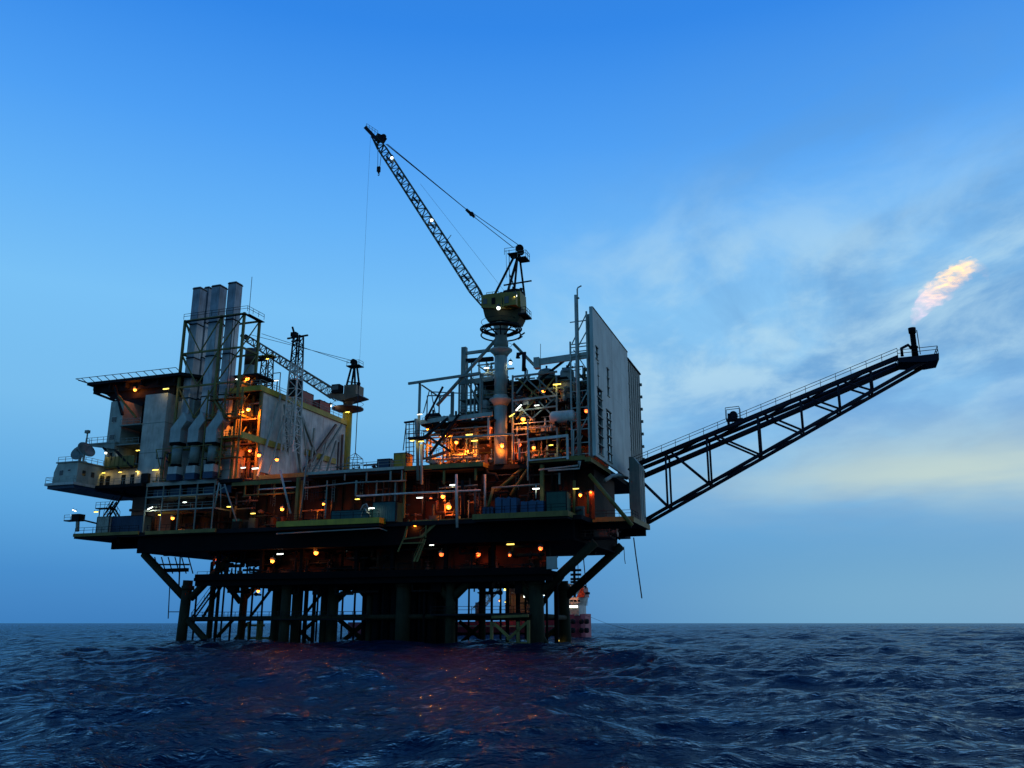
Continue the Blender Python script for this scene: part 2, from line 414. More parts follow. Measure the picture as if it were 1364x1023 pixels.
# conductors, caissons and risers
for px, v, r in ((281, 12, .55), (289, 8, .32), (366, 10, .62), (372, 14, .8), (394, 8, .8), (399, 9, .5), (407, 14, .4), (418, 14, .35), (432, 11, .75), (443, 8, 1.0),
                 (485, 9, .42), (492, 7, .55), (577, 9, .33), (583, 8, .33), (592, 12, .45), (607, 12, .4), (640, 14, .3), (643, 18, .55),
                 (676, 14, .32), (690, 16, .4), (655, 20, .25), (741, 18, .4)):
    x = S(px, 815, v)[0]
    t.part('conductor', G().tube((x, v, -6), (x, v, 11.1), r, 12), 'leg' if r > .5 else 'black')
k = 0
for row, v in enumerate((6.5, 8.6, 10.8, 13.)):
    for i in range(7):
        x = -40.4 + i * 1.75 + (row % 2) * .8
        t.part('conductor', G().tube((x, v, -6), (x, v, 11.1), .78, 12), 'black')
for a_, b_, v_, r_ in (((268, 826), (300, 772), 20, .3), ((310, 826), (280, 858), 12, .35), ((330, 826), (368, 776), 32, .3), ((382, 826), (420, 858), 20, .35), ((420, 826), (384, 858), 20, .35),
        ((400, 826), (440, 776), 32, .3), ((500, 828), (470, 858), 32, .4), ((577, 776), (607, 826), 20, .35), ((612, 828), (650, 858), 20, .35), ((645, 828), (612, 858), 20, .35),
        ((690, 772), (715, 800), 20, .4), ((740, 772), (722, 806), 20, .4), ((720, 806), (750, 768), 20, .35), ((462, 768), (490, 800), 20, .3), ((300, 868), (330, 830), 20, .3), ((345, 868), (376, 828), 20, .3)):
    jb(P(*a_, v_), P(*b_, v_), r_)
jb((-78, 20, 4.3), (-13.4, 32, 4.5), .35, 'horizontal_brace')
for px, v, y0 in ((264, 18, 768), (300, 22, 768), (312, 9, 768), (338, 12, 770), (352, 24, 768), (386, 18, 770), (425, 26, 770), (458, 24, 770), (474, 12, 770), (512, 5.2, 768), (530, 5, 768), (560, 5.2, 768), (566, 4.6, 768), (625, 24, 770), (667, 22, 770), (700, 26, 770), (728, 8, 765)):
    a_ = P(px, y0, v); t.part('riser', G().tube((a_[0], v, -6), (a_[0], v, a_[2]), .2, 8), 'black')
pipes(t, 22, -73, -12, 4, 12, 8.4, 10.1, ['black', 'dark', 'dark'], seed=91, r=(.12, .3))
for x, v, w_, h_ in ((-70, 4, 1.6, 1.2), (-62, 5, 2.4, .9), (-52, 4, 1.4, 1.7), (-44, 6, 2.2, 1.0), (-29, 4, 1.8, 1.5), (-21, 5, 2.6, .8), (-14, 4, 1.2, 1.9)):
    t.part('hung_box', G().box(x, x + w_, v, v + 1.5, 9.95 - h_, 9.95).bar((x + .2, v + .7, 9.95), (x + .2, v + .7, 10.9), .2), 'black')
# walkway on the jacket
g = G().box(-77, -41, 3.3, 4.5, 3.95, 4.15); g.box(-28.5, -11.2, 3.0, 4.4, 4.6, 4.85)
w = t.part('walkway', g, 'dark')
t.part('handrail', G().rail([(-77, 3.35, 4.15), (-41, 3.35, 4.15)], 1.2, 2.4, .05).rail([(-77, 4.5, 4.15), (-41, 4.5, 4.15)], 1.2, 2.4, .05)
       .rail([(-28.5, 3.05, 4.85), (-11.4, 3.05, 4.85)], 1.2, 2.4, .05), 'dark', w)
t.part('stairway', G().stair(P(258, 822, 9), P(290, 778, 9), 1.), 'dark')
g = G()
for px in (345, 349): 
    a = P(px, 824, 16); g.bar(a, (a[0], 16, -.5), .5)
g.bar(P(330, 833, 16), P(352, 833, 16), .4); g.bar(P(330, 850, 16), P(360, 850, 16), .4); g.bar(P(331, 828, 16), P(331, 856, 16), .3)
t.part('boat_landing', g, 'olive', None, 'yellowish landing frame between the legs')
g = G()
for a, b in (((655, 828), (655, 857)), ((704, 826), (704, 857)), ((655, 822), (704, 820)), ((658, 830), (680, 851)), ((702, 829), (676, 852)), ((690, 828), (690, 857)), ((655, 857), (704, 857))):
    g.bar(P(*a, 1.8), P(*b, 1.8), .42)
t.part('boat_landing', g, 'olive', None, 'cross-braced landing frame beside the leg')
g = G()
for px in range(206, 252, 9): g.bar(P(px, 742, 9), P(px + 6, 764, 9), .16)
g.bar(P(206, 752, 9), P(252, 752, 9), .3); g.bar(P(215, 760, 9), P(250, 759, 9), .7); g.bar(P(240, 742, 9), P(238, 790, 9), .2)
t.part('hanging_pipe', G().bar(P(226, 782, 5), P(224, 824, 5), .13).bar(P(225.5, 815, 5), P(252, 815, 5), .15), 'black')
t.part('pipe_support', g, 'black')

# ================================================================ DECKS
t = T('platform_deck', 'stack of dark steel decks with yellow edges carrying the whole platform above its legs', 'deck', (-50, 0, 11))
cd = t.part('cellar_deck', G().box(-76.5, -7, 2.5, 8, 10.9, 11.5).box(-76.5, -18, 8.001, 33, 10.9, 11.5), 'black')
g = G()
for x in range(-74, -6, 6): g.box(x - .25, x + .25, 3.2, 32 if x < -18 else 7.9, 10.2, 10.897)
g.box(-76.3, -7.2, 2.7, 3.2, 10.0, 10.897); g.box(-74.3, -19.7, 32, 32.5, 10.0, 10.897)
t.part('girder', g, 'black', cd)
for q_ in ((-66, -45, 8.2, 8.5, 11.5, 16.2), (-41.5, -9, 7.6, 7.9, 11.5, 16.2), (-70.5, -45, 30, 30.3, 11.5, 16.2), (-44.9, -18.2, 31, 31.3, 11.5, 15.2)):
    t.part('bulkhead', G().box(*q_), 'rustd', cd)
for x in (-72, -62.5, -54, -43, -36, -26, -17.5, -8): t.part('column', G().box(x - .3, x + .3, 3, 3.6, 11.5, 16.2), 'black', cd)
t.part('handrail', G().rail([(-76, 2.7, 11.5), (-7.2, 2.7, 11.5)], 1.1, 2.2), 'dark', cd)
t.part('edge_plate', G().box(-76, -7.2, 2.1, 2.48, 11.0, 12.1), 'black', cd)
ld = t.part('lower_deck', G().box(-104, -1.5, .3, 37, 19.3, 20.).box(-1.498, 5.2, 7.5, 21, 19.3, 20.), 'dark')
g = G().box(-89, -3, 1., 1.6, 16.2, 19.297).box(-89, -4, 35, 35.6, 16.2, 19.297).box(-100, -89.01, 6, 6.6, 17.6, 19.297)
for x in range(-88, -3, 6): g.box(x - .3, x + .3, 1.61, 34.99, 16.4, 19.296)
g.box(-99, -89.02, 20, 20.6, 17.2, 19.296); g.box(-94, -93.4, 1, 19.99, 18.3, 19.296)
g.box(-2.9, 4.8, 8, 8.5, 18.4, 19.296).box(-2.9, 4.8, 20, 20.5, 18.2, 19.296)
t.part('girder', g, 'black', ld)
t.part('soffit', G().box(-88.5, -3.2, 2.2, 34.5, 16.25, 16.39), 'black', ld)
def edge(nm, x0, x1, v0, z0, z1, m, v1=None, par=None):
    return t.part(nm, G().box(x0, x1, v0, v1 or v0 + .35, z0, z1), m, par)
edge('edge_beam', -103.9, -88.2, -.1, 19.65, 20.25, 'olive', None, ld); edge('edge_beam', -86.5, -70.6, -.12, 19.5, 20.15, 'olive', None, ld)
g = G().box(-56.2, -36.2, -1.8, .298, 19.2, 19.8); pl = t.part('laydown_platform', g, 'dark')
t.part('edge_beam', G().box(-56.3, -36.0, -2.1, -1.75, 19.7, 20.65).box(-36.35, -36.0, -1.74, 8, 19.7, 20.65), 'yellow', pl)
g = G().box(-18.9, -3., -2.3, .297, 19.2, 19.8); pl2 = t.part('laydown_platform', g, 'dark')
t.part('edge_beam', G().box(-18.95, -2.9, -2.6, -2.25, 19.55, 20.4).box(-3.2, -2.9, -2.24, 7, 19.55, 20.35), 'olive', pl2)
edge('edge_beam', -31.6, -18.96, 1.4, 19.6, 20.3, 'olive', None, ld)
t.part('edge_beam', G().box(-1.5, 5.2, 7.1, 7.48, 19.5, 20.25), 'olive', ld)
t.part('edge_beam', G().box(5.201, 5.45, 7.1, 21, 19.3, 20.15), 'olive', ld)
t.part('service_pipe', G().path([P(368, 711, -1.9), P(505, 703.5, -1.9), PE(530, 712, -36)], .12), 'grey', ld)
# upper deck
ud = t.part('upper_deck', G().box(-87.6, 0.2, 2.5, 38.5, 28.4, 29.2).box(-87.5, -66, .36, 2.497, 28.6, 29.25).box(-104.9, -87.61, -1.2, 16, 28.7, 29.25), 'dark')
edge('edge_beam', -87.5, -71.6, 0., 28.65, 29.35, 'pale', None, ud)
t.part('edge_beam', G().box(-71.59, -71.2, -.1, 6, 28.2, 29.0), 'grey', ud)
edge('edge_beam', -68.4, -57.6, .6, 27.9, 28.65, 'olive', None, ud)
edge('edge_beam', -52.1, -32.8, 0., 29.0, 29.5, 'pale', None, ud)
t.part('edge_beam', G().box(-32.7, -18.6, 0., .4, 28.7, 29.45), 'olive', ud); t.part('edge_beam', G().box(-18.6, -18.2, .1, 4.4, 28.7, 29.4), 'olive', ud); t.part('edge_beam', G().box(-18.19, -14.4, 4.1, 4.5, 28.5, 29.3), 'olive', ud)
t.part('edge_beam', G().box(-10.2, -.7, 0., .4, 28.7, 29.45), 'olive', ud); t.part('edge_beam', G().box(-.69, .3, .02, 14, 28.4, 29.15), 'olive', ud); t.part('edge_beam', G().box(-10.6, -10.21, .05, 2.4, 28.4, 29.3), 'olive', ud)
t.part('deck_plate', G().box(-52, -18.62, .42, 2.49, 28.5, 29.1).box(-10.1, -.72, .43, 2.49, 28.5, 29.1), 'dark', ud)
# walkway along the side of the white clad module
g = G().box(-64, -53.5, 3, 26, 29.3, 29.6); wk = t.part('walkway', g, 'dark', ud)
t.part('edge_beam', G().box(-53.48, -53.1, 3, 26, 29.0, 30.0), 'olive', ud); t.part('edge_beam', G().box(-64, -53.5, 2.6, 2.98, 29.2, 30.0), 'olive', ud)
# levels between the decks
for z, m in ((26.6, 'pale'), (24.0, 'pale')):
    t.part('mezzanine', G().box(-87.5, -71.6, 0.05, .3, z - .12, z + .12).box(-87.4, -71.7, .31, 5, z - .1, z + .05).box(-71.7, -71.4, .31, 6, z - .15, z + .1), m)
    t.part('handrail', G().rail([(-87.4, .15, z + .13), (-71.6, .15, z + .13)], 1.05, 2.6), 'grey')
for x in (-87.3, -83.4, -79.5, -75.6, -71.7):
    t.part('post', G().box(x - .1, x + .1, .02, .22, 20., 28.6), 'grey')
g = G()
for i in range(5): g.box(-86.9 + i * 3.9 - .0, -83.9 + i * 3.7, 1.5, 1.7, 26.9, 28.3)
t.part('louvre_panel', g, 'bluep')
for a, b, r, m in (((292, 643), (286, 676), .14, 'pale'), ((299, 645), (315, 694), .16, 'grey'), ((294, 645), (294, 676), .1, 'grey'), ((373, 626), (387, 684), .2, 'pale'),
                   ((285, 657), (300, 648), .12, 'grey'), ((410, 600), (400, 690), .13, 'grey')):
    t.part('strut', G().tube(P(*a, -.6), P(*b, -.6), r), m)
for px, v, w, m, y0, y1 in ((398, 1, .55, 'olive', 634, 692), (403, 1.8, .4, 'olive', 640, 690), (540, .6, .35, 'olive', 620, 690), (592, .8, .35, 'olive', 618, 645), (634, .8, .35, 'olive', 616, 640),
                         (722, 1., .6, 'olive', 617, 668), (745, 1., .25, 'grey', 630, 645), (327, 1.2, .25, 'olive', 643, 662), (345, 1.2, .25, 'olive', 643, 662), (366, 1.2, .25, 'olive', 643, 662),
                         (475, .1, .3, 'grey', 640, 661), (436, .1, .2, 'grey', 640, 690), (460, .3, .2, 'grey', 622, 640), (489, .2, .25, 'grey', 622, 641), (521, .2, .3, 'grey', 620, 640), (536, .2, .25, 'grey', 618, 640), (610, .5, .3, 'olive', 650, 690),
                         (527, .5, .22, 'grey', 640, 690), (502, .5, .2, 'grey', 640, 660)):
    a, b = P(px, y0, v), P(px, y1, v)
    t.part('column', G().box(a[0] - w / 2, a[0] + w / 2, v - w / 2, v + w / 2, max(20., b[2]), min(28.8, a[2])), m)
for pts, r, m in (([(405, 650, 0), (470, 643, 0), (541, 640, 0)], .14, 'grey'), ([(475, 661, -.6), (545, 657, -.6), (640, 653, -.6)], .17, 'white'), ([(325, 645, .9), (388, 641, .9)], .1, 'grey'),
                  ([(326, 660, .9), (392, 656, .9)], .16, 'olive'), ([(345, 652, .8), (394, 649, .8)], .12, 'white'),
                  ([(608, 632, -.8), (608, 655, -.8), (609, 703, -.8)], .24, 'white'), ([(616, 640, 0), (616, 690, 0)], .3, 'dark'), ([(646, 632, .2), (646, 680, .2)], .2, 'pale'), ([(633, 650, -.4), (633, 684, -.4)], .2, 'rust'),
                  ([(657, 650, .2), (650, 676, .2)], .26, 'olive'), ([(648, 626, 2), (650, 631, 2), (660, 632, 2), (663, 640, 2)], .3, 'dark'),
                  ([(730, 627, -.3), (772, 624, -.3), (773, 614, -.3)], .14, 'pale'), ([(718, 626, -.2), (770, 620, -.2), (771, 614, -.2)], .14, 'pale'),
                  ([(703, 612, -.3), (703, 640, -.3)], .13, 'pale'), ([(714, 646, -.4), (714, 664, -.4)], .13, 'pale'),
                  ([(660, 655, 3), (700, 620, 3)], .3, 'olive'), ([(705, 620, 3), (680, 660, 3)], .25, 'olive'), ([(655, 650, 1), (720, 645, 1)], .16, 'grey'), ([(585, 650, 1), (636, 646, 1)], .12, 'grey'),
                  ([(785, 632, 4), (842, 700, 4)], .34, 'olive'), ([(765, 640, 1.5), (764, 684, 1.5)], .25, 'olive'), ([(783, 655, 3.), (783, 684, 3.)], .2, 'olive'),
                  ([(806, 640, 9), (815, 634, 12), (824, 633, 15), (835, 637, 18)], .34, 'pale')):
    t.part('pipe', G().path([P(*p) for p in pts], r, 8), m)
# bulkheads between lower and upper deck
for q_ in ((-86, -38.01, 7, 7.3, 20., 28.4), (-38, -20.01, 8, 8.3, 20., 28.4), (-20, -1.31, 7, 7.3, 20, 28.4), (-1.3, -1, 7, 22, 20, 28.4), (-98, -86.2, 16, 16.3, 20., 28.6)):
    t.part('bulkhead', G().box(*q_), 'rustd')
for k_ in range(21):
    x = -85 + k_ * 4.05; t.part('stiffener', G().box(x - .12, x + .12, 6.7 if not -38.5 < x < -19.5 else 7.7, 6.99 if not -38.5 < x < -19.5 else 7.99, 20, 28.4), 'dark')
g = G().rail([(-103.7, .1, 20.25), (-88.4, .1, 20.25)], 1.1, 2).rail([(-86.3, .1, 20.15), (-71, .1, 20.15)], 1.1, 2).rail([(-56, -1.9, 20.65), (-36.2, -1.9, 20.65)], 1.1, 2.4).rail([(-18.6, -2.4, 20.4), (-3.1, -2.4, 20.4)], 1.1, 2.4).rail([(-1.3, 7.2, 20.2), (5.2, 7.2, 20.2), (5.2, 12, 20.2)], 1.1, 2.)
t.part('handrail', g, 'dark')
g = G().rail([(-52, .1, 29.5), (-33, .1, 29.5)], 1.1, 2.2).rail([(-52, 30, 29.2), (-33, 30, 29.2)], 1.1, 2.2).rail([(-32.6, .1, 29.45), (-18.7, .1, 29.45)], 1.1, 2).rail([(-18, 4.2, 29.3), (-14.5, 4.2, 29.3)], 1.1, 1.8).rail([(-87.4, .2, 29.3), (-71.7, .2, 29.3)], 1.1, 2.2).rail([(-53.3, 3, 30), (-53.3, 26, 30)], 1.1, 2.2)
t.part('handrail', g, 'grey')
g = G()
for a, b in (((545, 692), (538, 717)), ((538, 717), (530, 735)), ((584, 695), (562, 716)), ((538, 718), (563, 715)), ((567, 718), (556, 748)), ((568, 695), (567, 716)), ((544, 695), (540, 716))):
    g.bar(P(*a, .5), P(*b, .5), .22)
g.stair(P(585, 694, 1.2), P(561, 716, 1.2), .9).stair(P(566, 718, 1.2), P(553, 748, 1.2), .9)
g.box(*sorted((S(538, 717, 1)[0], S(566, 717, 1)[0])), .3, 1.8, 16.3, 16.5)
t.part('stairway', g, 'olive')
pipes(t, 16, -51, -34, 3, 12, 29.3, 31.2, ['dark', 'murk', 'black'], seed=71, r=(.1, .25))
for x, v, w_, h_ in ((-50, 5, 2.2, 1.2), (-46.5, 7, 1.4, .9), (-44, 4, 1.2, .7), (-40.5, 8, 2.4, 1.)):
    t.part('deck_locker', G().box(x, x + w_, v, v + 1.4, 29.2, 29.2 + h_).box(x - .05, x + w_ + .05, v - .05, v + 1.45, 29.21 + h_, 29.3 + h_), 'murk')
# pipework between the decks
pipes(t, 20, -86, -70, 2, 6.5, 20.4, 26, ['dark', 'murk', 'rust', 'dark'], seed=3)
pipes(t, 34, -70, -38, 2, 6.5, 20.4, 27.5, ['dark', 'murk', 'rust', 'rust', 'dark'], seed=4)
pipes(t, 26, -36, -20, 2.5, 7.5, 20.4, 27.5, ['dark', 'murk', 'rust', 'rust'], seed=5)
pipes(t, 24, -19, -2, 2, 6.5, 21, 27.5, ['dark', 'murk', 'rust', 'dark'], seed=6)

pipes(t, 18, -76, -64, 3.5, 9, 11.6, 16.2, ['black', 'dark'], seed=61, r=(.12, .35))
R_ = random.Random(19)
for _ in range(70):
    x = R_.uniform(-70, -3); v = R_.uniform(1.2, 6); z = 20.05; k_ = R_.random()
    if k_ < .4:
        h_ = R_.uniform(1, 7); t.part('standpipe', G().tube((x, v, z), (x, v, z + h_), R_.uniform(.06, .16), 6).ball((x, v, z + h_), .2, 8, 4), R_.choice(['dark', 'murk', 'olive', 'rustd', 'grey']))
    elif k_ < .75:
        w_, h_ = R_.uniform(.5, 1.6), R_.uniform(.6, 2.2); t.part('equipment_box', G().box(x, x + w_, v, v + .9, z, z + h_).box(x + .1, x + w_ - .1, v - .06, v - .002, z + .2, z + h_ - .2), R_.choice(['dark', 'murk', 'rustd', 'bluep', 'teal']))
    else:
        h_ = R_.uniform(3, 6); g = G().bar((x, v, 28.2), (x, v, 28.2 - h_), .07).bar((x + .5, v, 28.2), (x + .5, v, 28.2 - h_), .07)
        for q in range(int(h_ / .5)): g.bar((x, v, 28.1 - q * .5), (x + .5, v, 28.1 - q * .5), .06)
        t.part('cable_ladder', g, R_.choice(['dark', 'murk', 'grey']))
# cellar pipework, its own skid
t = T('pipe_rack', 'tangle of dark pipes hanging in the lamplit cellar space above the legs', 'pipe rack', (-40, 8, 11.5))
pipes(t, 54, -72, -9, 3.9, 7.3, 11.8, 15.8, ['dark', 'rustd', 'black', 'dark'], r=(.1, .3), seed=8)
for i, x in enumerate((-69, -63.5, -56, -50, -31, -24, -18, -12)):
    t.part('valve_manifold', G().lathe((x, 6 + i % 3, 11.5), [(.5, 0), (.5, 1.2), (.25, 1.3), (.25, 2.1), (.6, 2.15), (.6, 2.3), (.1, 2.35), (.1, 2.9)], 10), 'rust')

# service platform under the deck corner with hanging hoses
t = T('service_platform', 'small brown steel service platform hung under the deck corner beneath the flare boom', 'platform', (-1, 9, 15.5))
t.part('floor', G().box(-6, 1.5, 8, 11, 16.9, 17.2).box(-5, 2.6, 9, 10, 17.9, 18.2), 'dark')
t.part('handrail', G().rail([(-6, 8, 17.2), (1.5, 8, 17.2), (1.5, 11, 17.2)], 1.1, 1.5), 'rust')
g = G()
for x in (-5.6, -2, 1.): g.bar((x, 8.2, 17), (x, 8.2, 19.3), .25); 
g.bar((-5.6, 8.2, 17.2), (-2, 8.2, 19.2), .2).bar((2.4, 9.5, 18), (4.2, 9.5, 19.2), .2)
t.part('hanger', g, 'dark')
t.part('winch', G().tube((1.2, 8.6, 17.9), (2.3, 8.6, 17.9), .55, 12).tube((1.1, 8.6, 17.9), (1.2, 8.6, 17.9), .8, 12).tube((2.3, 8.6, 17.9), (2.4, 8.6, 17.9), .8, 12).box(-1.5, .7, 8.3, 9.6, 17.2, 18.3), 'rust')
def rope(pts, r, label, g=None, m='rope'):
    single('hanging_rope', G().path(pts, r, 6), m, label, 'rope', pts[0], 'ropes and hoses hanging below the deck')
rope([P(844, 716, 9), P(847, 740, 9), P(851, 768, 9), P(855, 797, 9)], .1, 'longest dark hose hanging over the water from the service platform')
rope([P(776, 728, 20), P(778, 752, 20), P(781, 783, 20)], .09, 'hose hanging beside the big diagonal leg brace in front of the ship')
rope([P(831, 728, 14), P(832, 745, 14), P(833, 751, 14)], .06, 'short thin rope end dangling between the brace and the longest hose')
single('davit_beam', G().box(*sorted((S(780, 730, 20)[0], S(793, 730, 20)[0])), 19.7, 20.3, 15.1, 15.6).bar((S(786, 730, 20)[0], 20, 15.6), (S(786, 730, 20)[0], 20, 19.3), .2), 'black', 'short black beam sticking out under the deck above the hanging hose', 'beam', P(786, 730, 20))

# notice board
t = T('notice_board', 'plain pale rectangular board fixed in front of the jacket leg by the ship', 'board', P(735, 759, 2.))
x0, z0 = S(728, 758, 2.); x1, z1 = S(742, 741, 2.)
t.part('panel', G().box(x0, x1, 2., 2.1, z0, z1), 'board')
t.part('frame', G().box(x0 - .08, x1 + .08, 2.11, 2.25, z1 - .2, z1 + .05).box(x0 - .08, x1 + .08, 2.11, 2.25, z0 - .05, z0 + .2).box(x0 + .2, x0 + .4, 2.12, 4., z0 + .4, z0 + .6), 'dark')

# ================================================================ LIVING QUARTERS + CABIN (far end)
t = T('living_quarters', 'cream accommodation block with balconies beneath the helideck', 'building', (-92, 4, 29.3))
t.part('wall', G().box(-98.9, -95.6, 0.4, 14, 33.5, 46.5), 'pale', None, 'blue-grey end wall')
g = G().box(-90.2, -84.8, .2, 10, 29.3, 47.1)
o = t.part('wall', g, 'cream', None, 'tall smooth cream stair tower')
t.part('panel_seam', G().box(-90.19, -84.81, .16, .198, 41.2, 41.3).box(-90.19, -84.81, .16, .198, 35.3, 35.4).box(-84.8, -84.76, .2, 10, 41.2, 41.3), 'grey', o)
t.part('wall', G().box(-95.58, -90.22, 5.5, 14, 29.3, 47), 'dark', None, 'recessed dark wall behind the balconies')
t.part('wall', G().box(-84.78, -80.6, 3., 14, 29.3, 46), 'pale')
t.part('wall', G().box(-80.58, -66.5, 8, 36, 29.3, 46.5), 'grey', None, 'grey wall behind the exhaust stacks')
for z in (33.4, 37.4, 41.3):
    b = t.part('balcony', G().box(-96.5 if z < 41 else -95.5, -90.3, -.3, 5.48, z - .25, z), 'grey')
    t.part('handrail', G().rail([(-96.4 if z < 41 else -95.4, -.2, z), (-90.4, -.2, z)], 1.1, 1.5), 'grey', b)
for z in (33.6, 37.6, 41.5):
    for x in (-94.6, -92.2):
        d = t.part('door' if x < -93 else 'window', G().box(x, x + (.95 if x < -93 else 1.1), 5.42, 5.498, z + (0 if x < -93 else .9), z + 2.1), 'pale' if x < -93 else 'glass')
for i, z in enumerate((35., 38.6, 42.2)):
    w = t.part('window', G().box(-98.1, -97.1, .30, .396, z, z + 1.), 'glass')
    t.part('frame', G().box(-98.22, -96.98, .32, .38, z - .12, z - .002).box(-98.22, -96.98, .32, .38, z + 1.002, z + 1.12), 'white', w)
lb = t.part('lookout_balcony', G().box(-103.2, -95.6, -.8, .38, 37.6, 37.9).prism([(-103, 37.6), (-95.7, 37.6), (-95.7, 36.4)], 'v', -.7, .3), 'grey')
t.part('handrail', G().rail([(-95.7, -.7, 37.9), (-103.1, -.7, 37.9), (-103.1, .3, 37.9)], 1.15, 1.3), 'grey', lb)
t.part('floodlight_post', G().bar((-103., -.6, 37.9), (-103., -.6, 40.2), .2).box(-103.5, -102.6, -.9, -.3, 40.1, 40.7), 'grey', lb)
t.part('brace', G().bar((-98.5, -.6, 36.9), (-94.2, -.3, 32.5), .35).bar((-95.6, -.5, 36.2), (-91, -.4, 32.6), .4), 'dark')
# annex under it with lamplit wall
an = t.part('annexe', G().box(-99.5, -90.4, 1.2, 5.3, 29.3, 32.7), 'cream')
for x in (-98.6, -94.8, -92.6): t.part('door', G().box(x, x + .95, 1.12, 1.197, 29.3, 31.5), 'dark', an)
t.part('parapet', G().box(-97.8, -90.6, -.6, -.45, 33.0, 34.9).box(-97.8, -90.6, -.44, 1.1, 32.75, 33.0), 'olive', an)
g = G()
for i in range(7): g.box(-97.5 + i * 1., -97.3 + i * 1., -.66, -.602, 33.1, 35.0)
t.part('locker', g, 'olive', an)
t.part('handrail', G().rail([(-98.7, -1.1, 29.3), (-88, -1.1, 29.3)], 1.1, 2.), 'grey')
t.part('brace', G().bar(P(155, 655, 4), P(178, 610, 4), .3).bar(P(140, 698, 3), P(175, 640, 3), .25), 'dark')
t.part('duct', G().box(-88.6, -86.9, -.5, .19, 29.4, 31.2), 'dark')

t = T('radio_cabin', 'pale blue-grey control cabin with two satellite dishes overhanging the sea at the platform end', 'cabin', (-103, -3, 29.0))
t.part('wall', G().prism([(-105., 29.3), (-99.2, 29.3), (-99.2, 33.2), (-104.3, 33.2), (-105., 31.5)], 'v', -5.6, 7), 'pale')
t.part('roof', G().box(-104.6, -99., -5.8, 7.1, 33.22, 33.45), 'grey')
t.part('floor', G().box(-105.9, -98.8, -6.6, 12, 28.8, 29.28), 'white')
t.part('underside', G().box(-105.5, -99., -6.2, 12, 28.2, 28.79), 'bluep')
t.part('handrail', G().rail([(-105.8, 6, 29.3), (-105.8, -6.5, 29.3), (-98.9, -6.5, 29.3), (-98.9, -1.3, 29.3)], 1.1, 1.6), 'pale')
for x, w_, z, h_ in ((-103.5, .75, 30.8, 1.), (-101.5, .5, 31.5, .4)):
    w = t.part('window', G().box(x, x + w_, -5.68, -5.602, z, z + h_), 'glass')
    t.part('frame', G().box(x - .1, x + w_ + .1, -5.66, -5.604, z - .12, z - .002).box(x - .1, x + w_ + .1, -5.66, -5.604, z + h_ + .002, z + h_ + .1), 'white', w)
for v in (-4.4, -2.2): t.part('window', G().box(-99.198, -99.12, v, v + .8, 30.8, 31.8), 'glass')
t.part('door', G().box(-99.198, -99.12, .2, 1.2, 29.4, 31.5), 'glass')
t.part('mast', G().tube((-102, -3, 33.4), (-102, -3, 35.6), .06).tube((-101, -4, 33.4), (-101, -4, 35.), .05), 'grey')
t.part('handrail', G().rail([(-104.4, -5.5, 33.45), (-99.1, -5.5, 33.45), (-99.1, 5, 33.45)], 1.0, 1.4), 'grey')
def dish(c, az, el, R, label):
    t = T('satellite_dish', label, 'satellite dish', c, 'satellite dishes on the cabin roof')
    t.part('pedestal', G().tube(c, (c[0], c[1], c[2] + R * 1.0), .22, 10).box(c[0] - .5, c[0] + .5, c[1] - .5, c[1] + .5, c[2], c[2] + .3), 'white')
    d = V3((math.cos(el) * math.cos(az), math.cos(el) * math.sin(az), math.sin(el)))
    _, a, b = _frame(d); o = V3((c[0], c[1], c[2] + R * 1.25)); g = G(); vs = []; n = 20
    for rr, dep in ((.02, 0), (.4, .05), (.75, .17), (1., .32), (1., .40), (.75, .25), (.4, .13), (.02, .1)):
        for j in range(n): vs.append(o + (a * math.cos(2 * math.pi * j / n) + b * math.sin(2 * math.pi * j / n)) * rr * R + d * dep * R)
    g.add(vs, [(i * n + j, i * n + (j + 1) % n, (i + 1) * n + (j + 1) % n, (i + 1) * n + j) for i in range(7) for j in range(n)], True)
    t.part('reflector', g, 'grey')
    t.part('feed', G().bar(o, o + d * R * .9, .08).ball(o + d * R * .9, .18), 'grey')
dish((-102.6, -2, 33.45), math.radians(-80), math.radians(25), 1.7, 'round satellite dish facing outward at the end of the cabin roof')
dish((-100.2, -3.5, 33.45), math.radians(-10), math.radians(35), 1.8, 'tilted satellite dish seen edge-on beside the rounder dish')

t = T('helideck', 'dark cantilevered helideck with sloping safety net on top of the accommodation block', 'helideck', (-95, 6, 47))
hp = [(-105.4, 0), (-82, 0), (-79, 4), (-79, 24), (-105.4, 24)]
t.part('deck', G().prism(hp, 'z', 50.4, 51.0), 'dark')
t.part('net', G().prism([(-106.9, 51.3), (-105.42, 50.8), (-105.42, 50.9), (-106.9, 51.45)], 'v', -1, 24), 'rope')
g = G()
for i in range(13):
    x = -105.4 + i * 1.95; g.bar((x, 0, 50.9), (x, -1.6, 51.5), .1)
g.bar((-106.9, -1.6, 51.5), (-82, -1.6, 51.5), .1); g.bar((-106.9, -1.6, 51.5), (-106.9, 24, 51.5), .1)
for i in range(12): g.bar((-105.4, i * 2.1, 50.9), (-106.9, i * 2.1, 51.5), .1)
t.part('net_frame', g, 'dark')
g = G()
for x in range(-104, -83, 4): g.box(x - .15, x + .15, .5, 23.5, 49.3, 50.397)
for v in (1.5, 9, 16, 23): g.box(-105, -83, v, v + .3, 48.9, 50.396)
g.bar((-105, 2, 49.2), (-98.4, 3, 46.6), .5).bar((-105, 12, 49.2), (-98, 10, 46.6), .5).bar((-99, 1, 50), (-95.5, .2, 43.5), .45)
t.part('support_truss', g, 'dark')
for v in (2.2, 8, 14, 21): t.part('bracket_plate', G().prism([(-104.9, 50.39), (-85, 50.39), (-85, 47.3), (-96, 47.3), (-100.5, 47.6)], 'v', v, v + .4), 'dark')
t.part('soffit', G().box(-100, -84.5, 2.7, 20.9, 47.4, 47.6), 'rust')
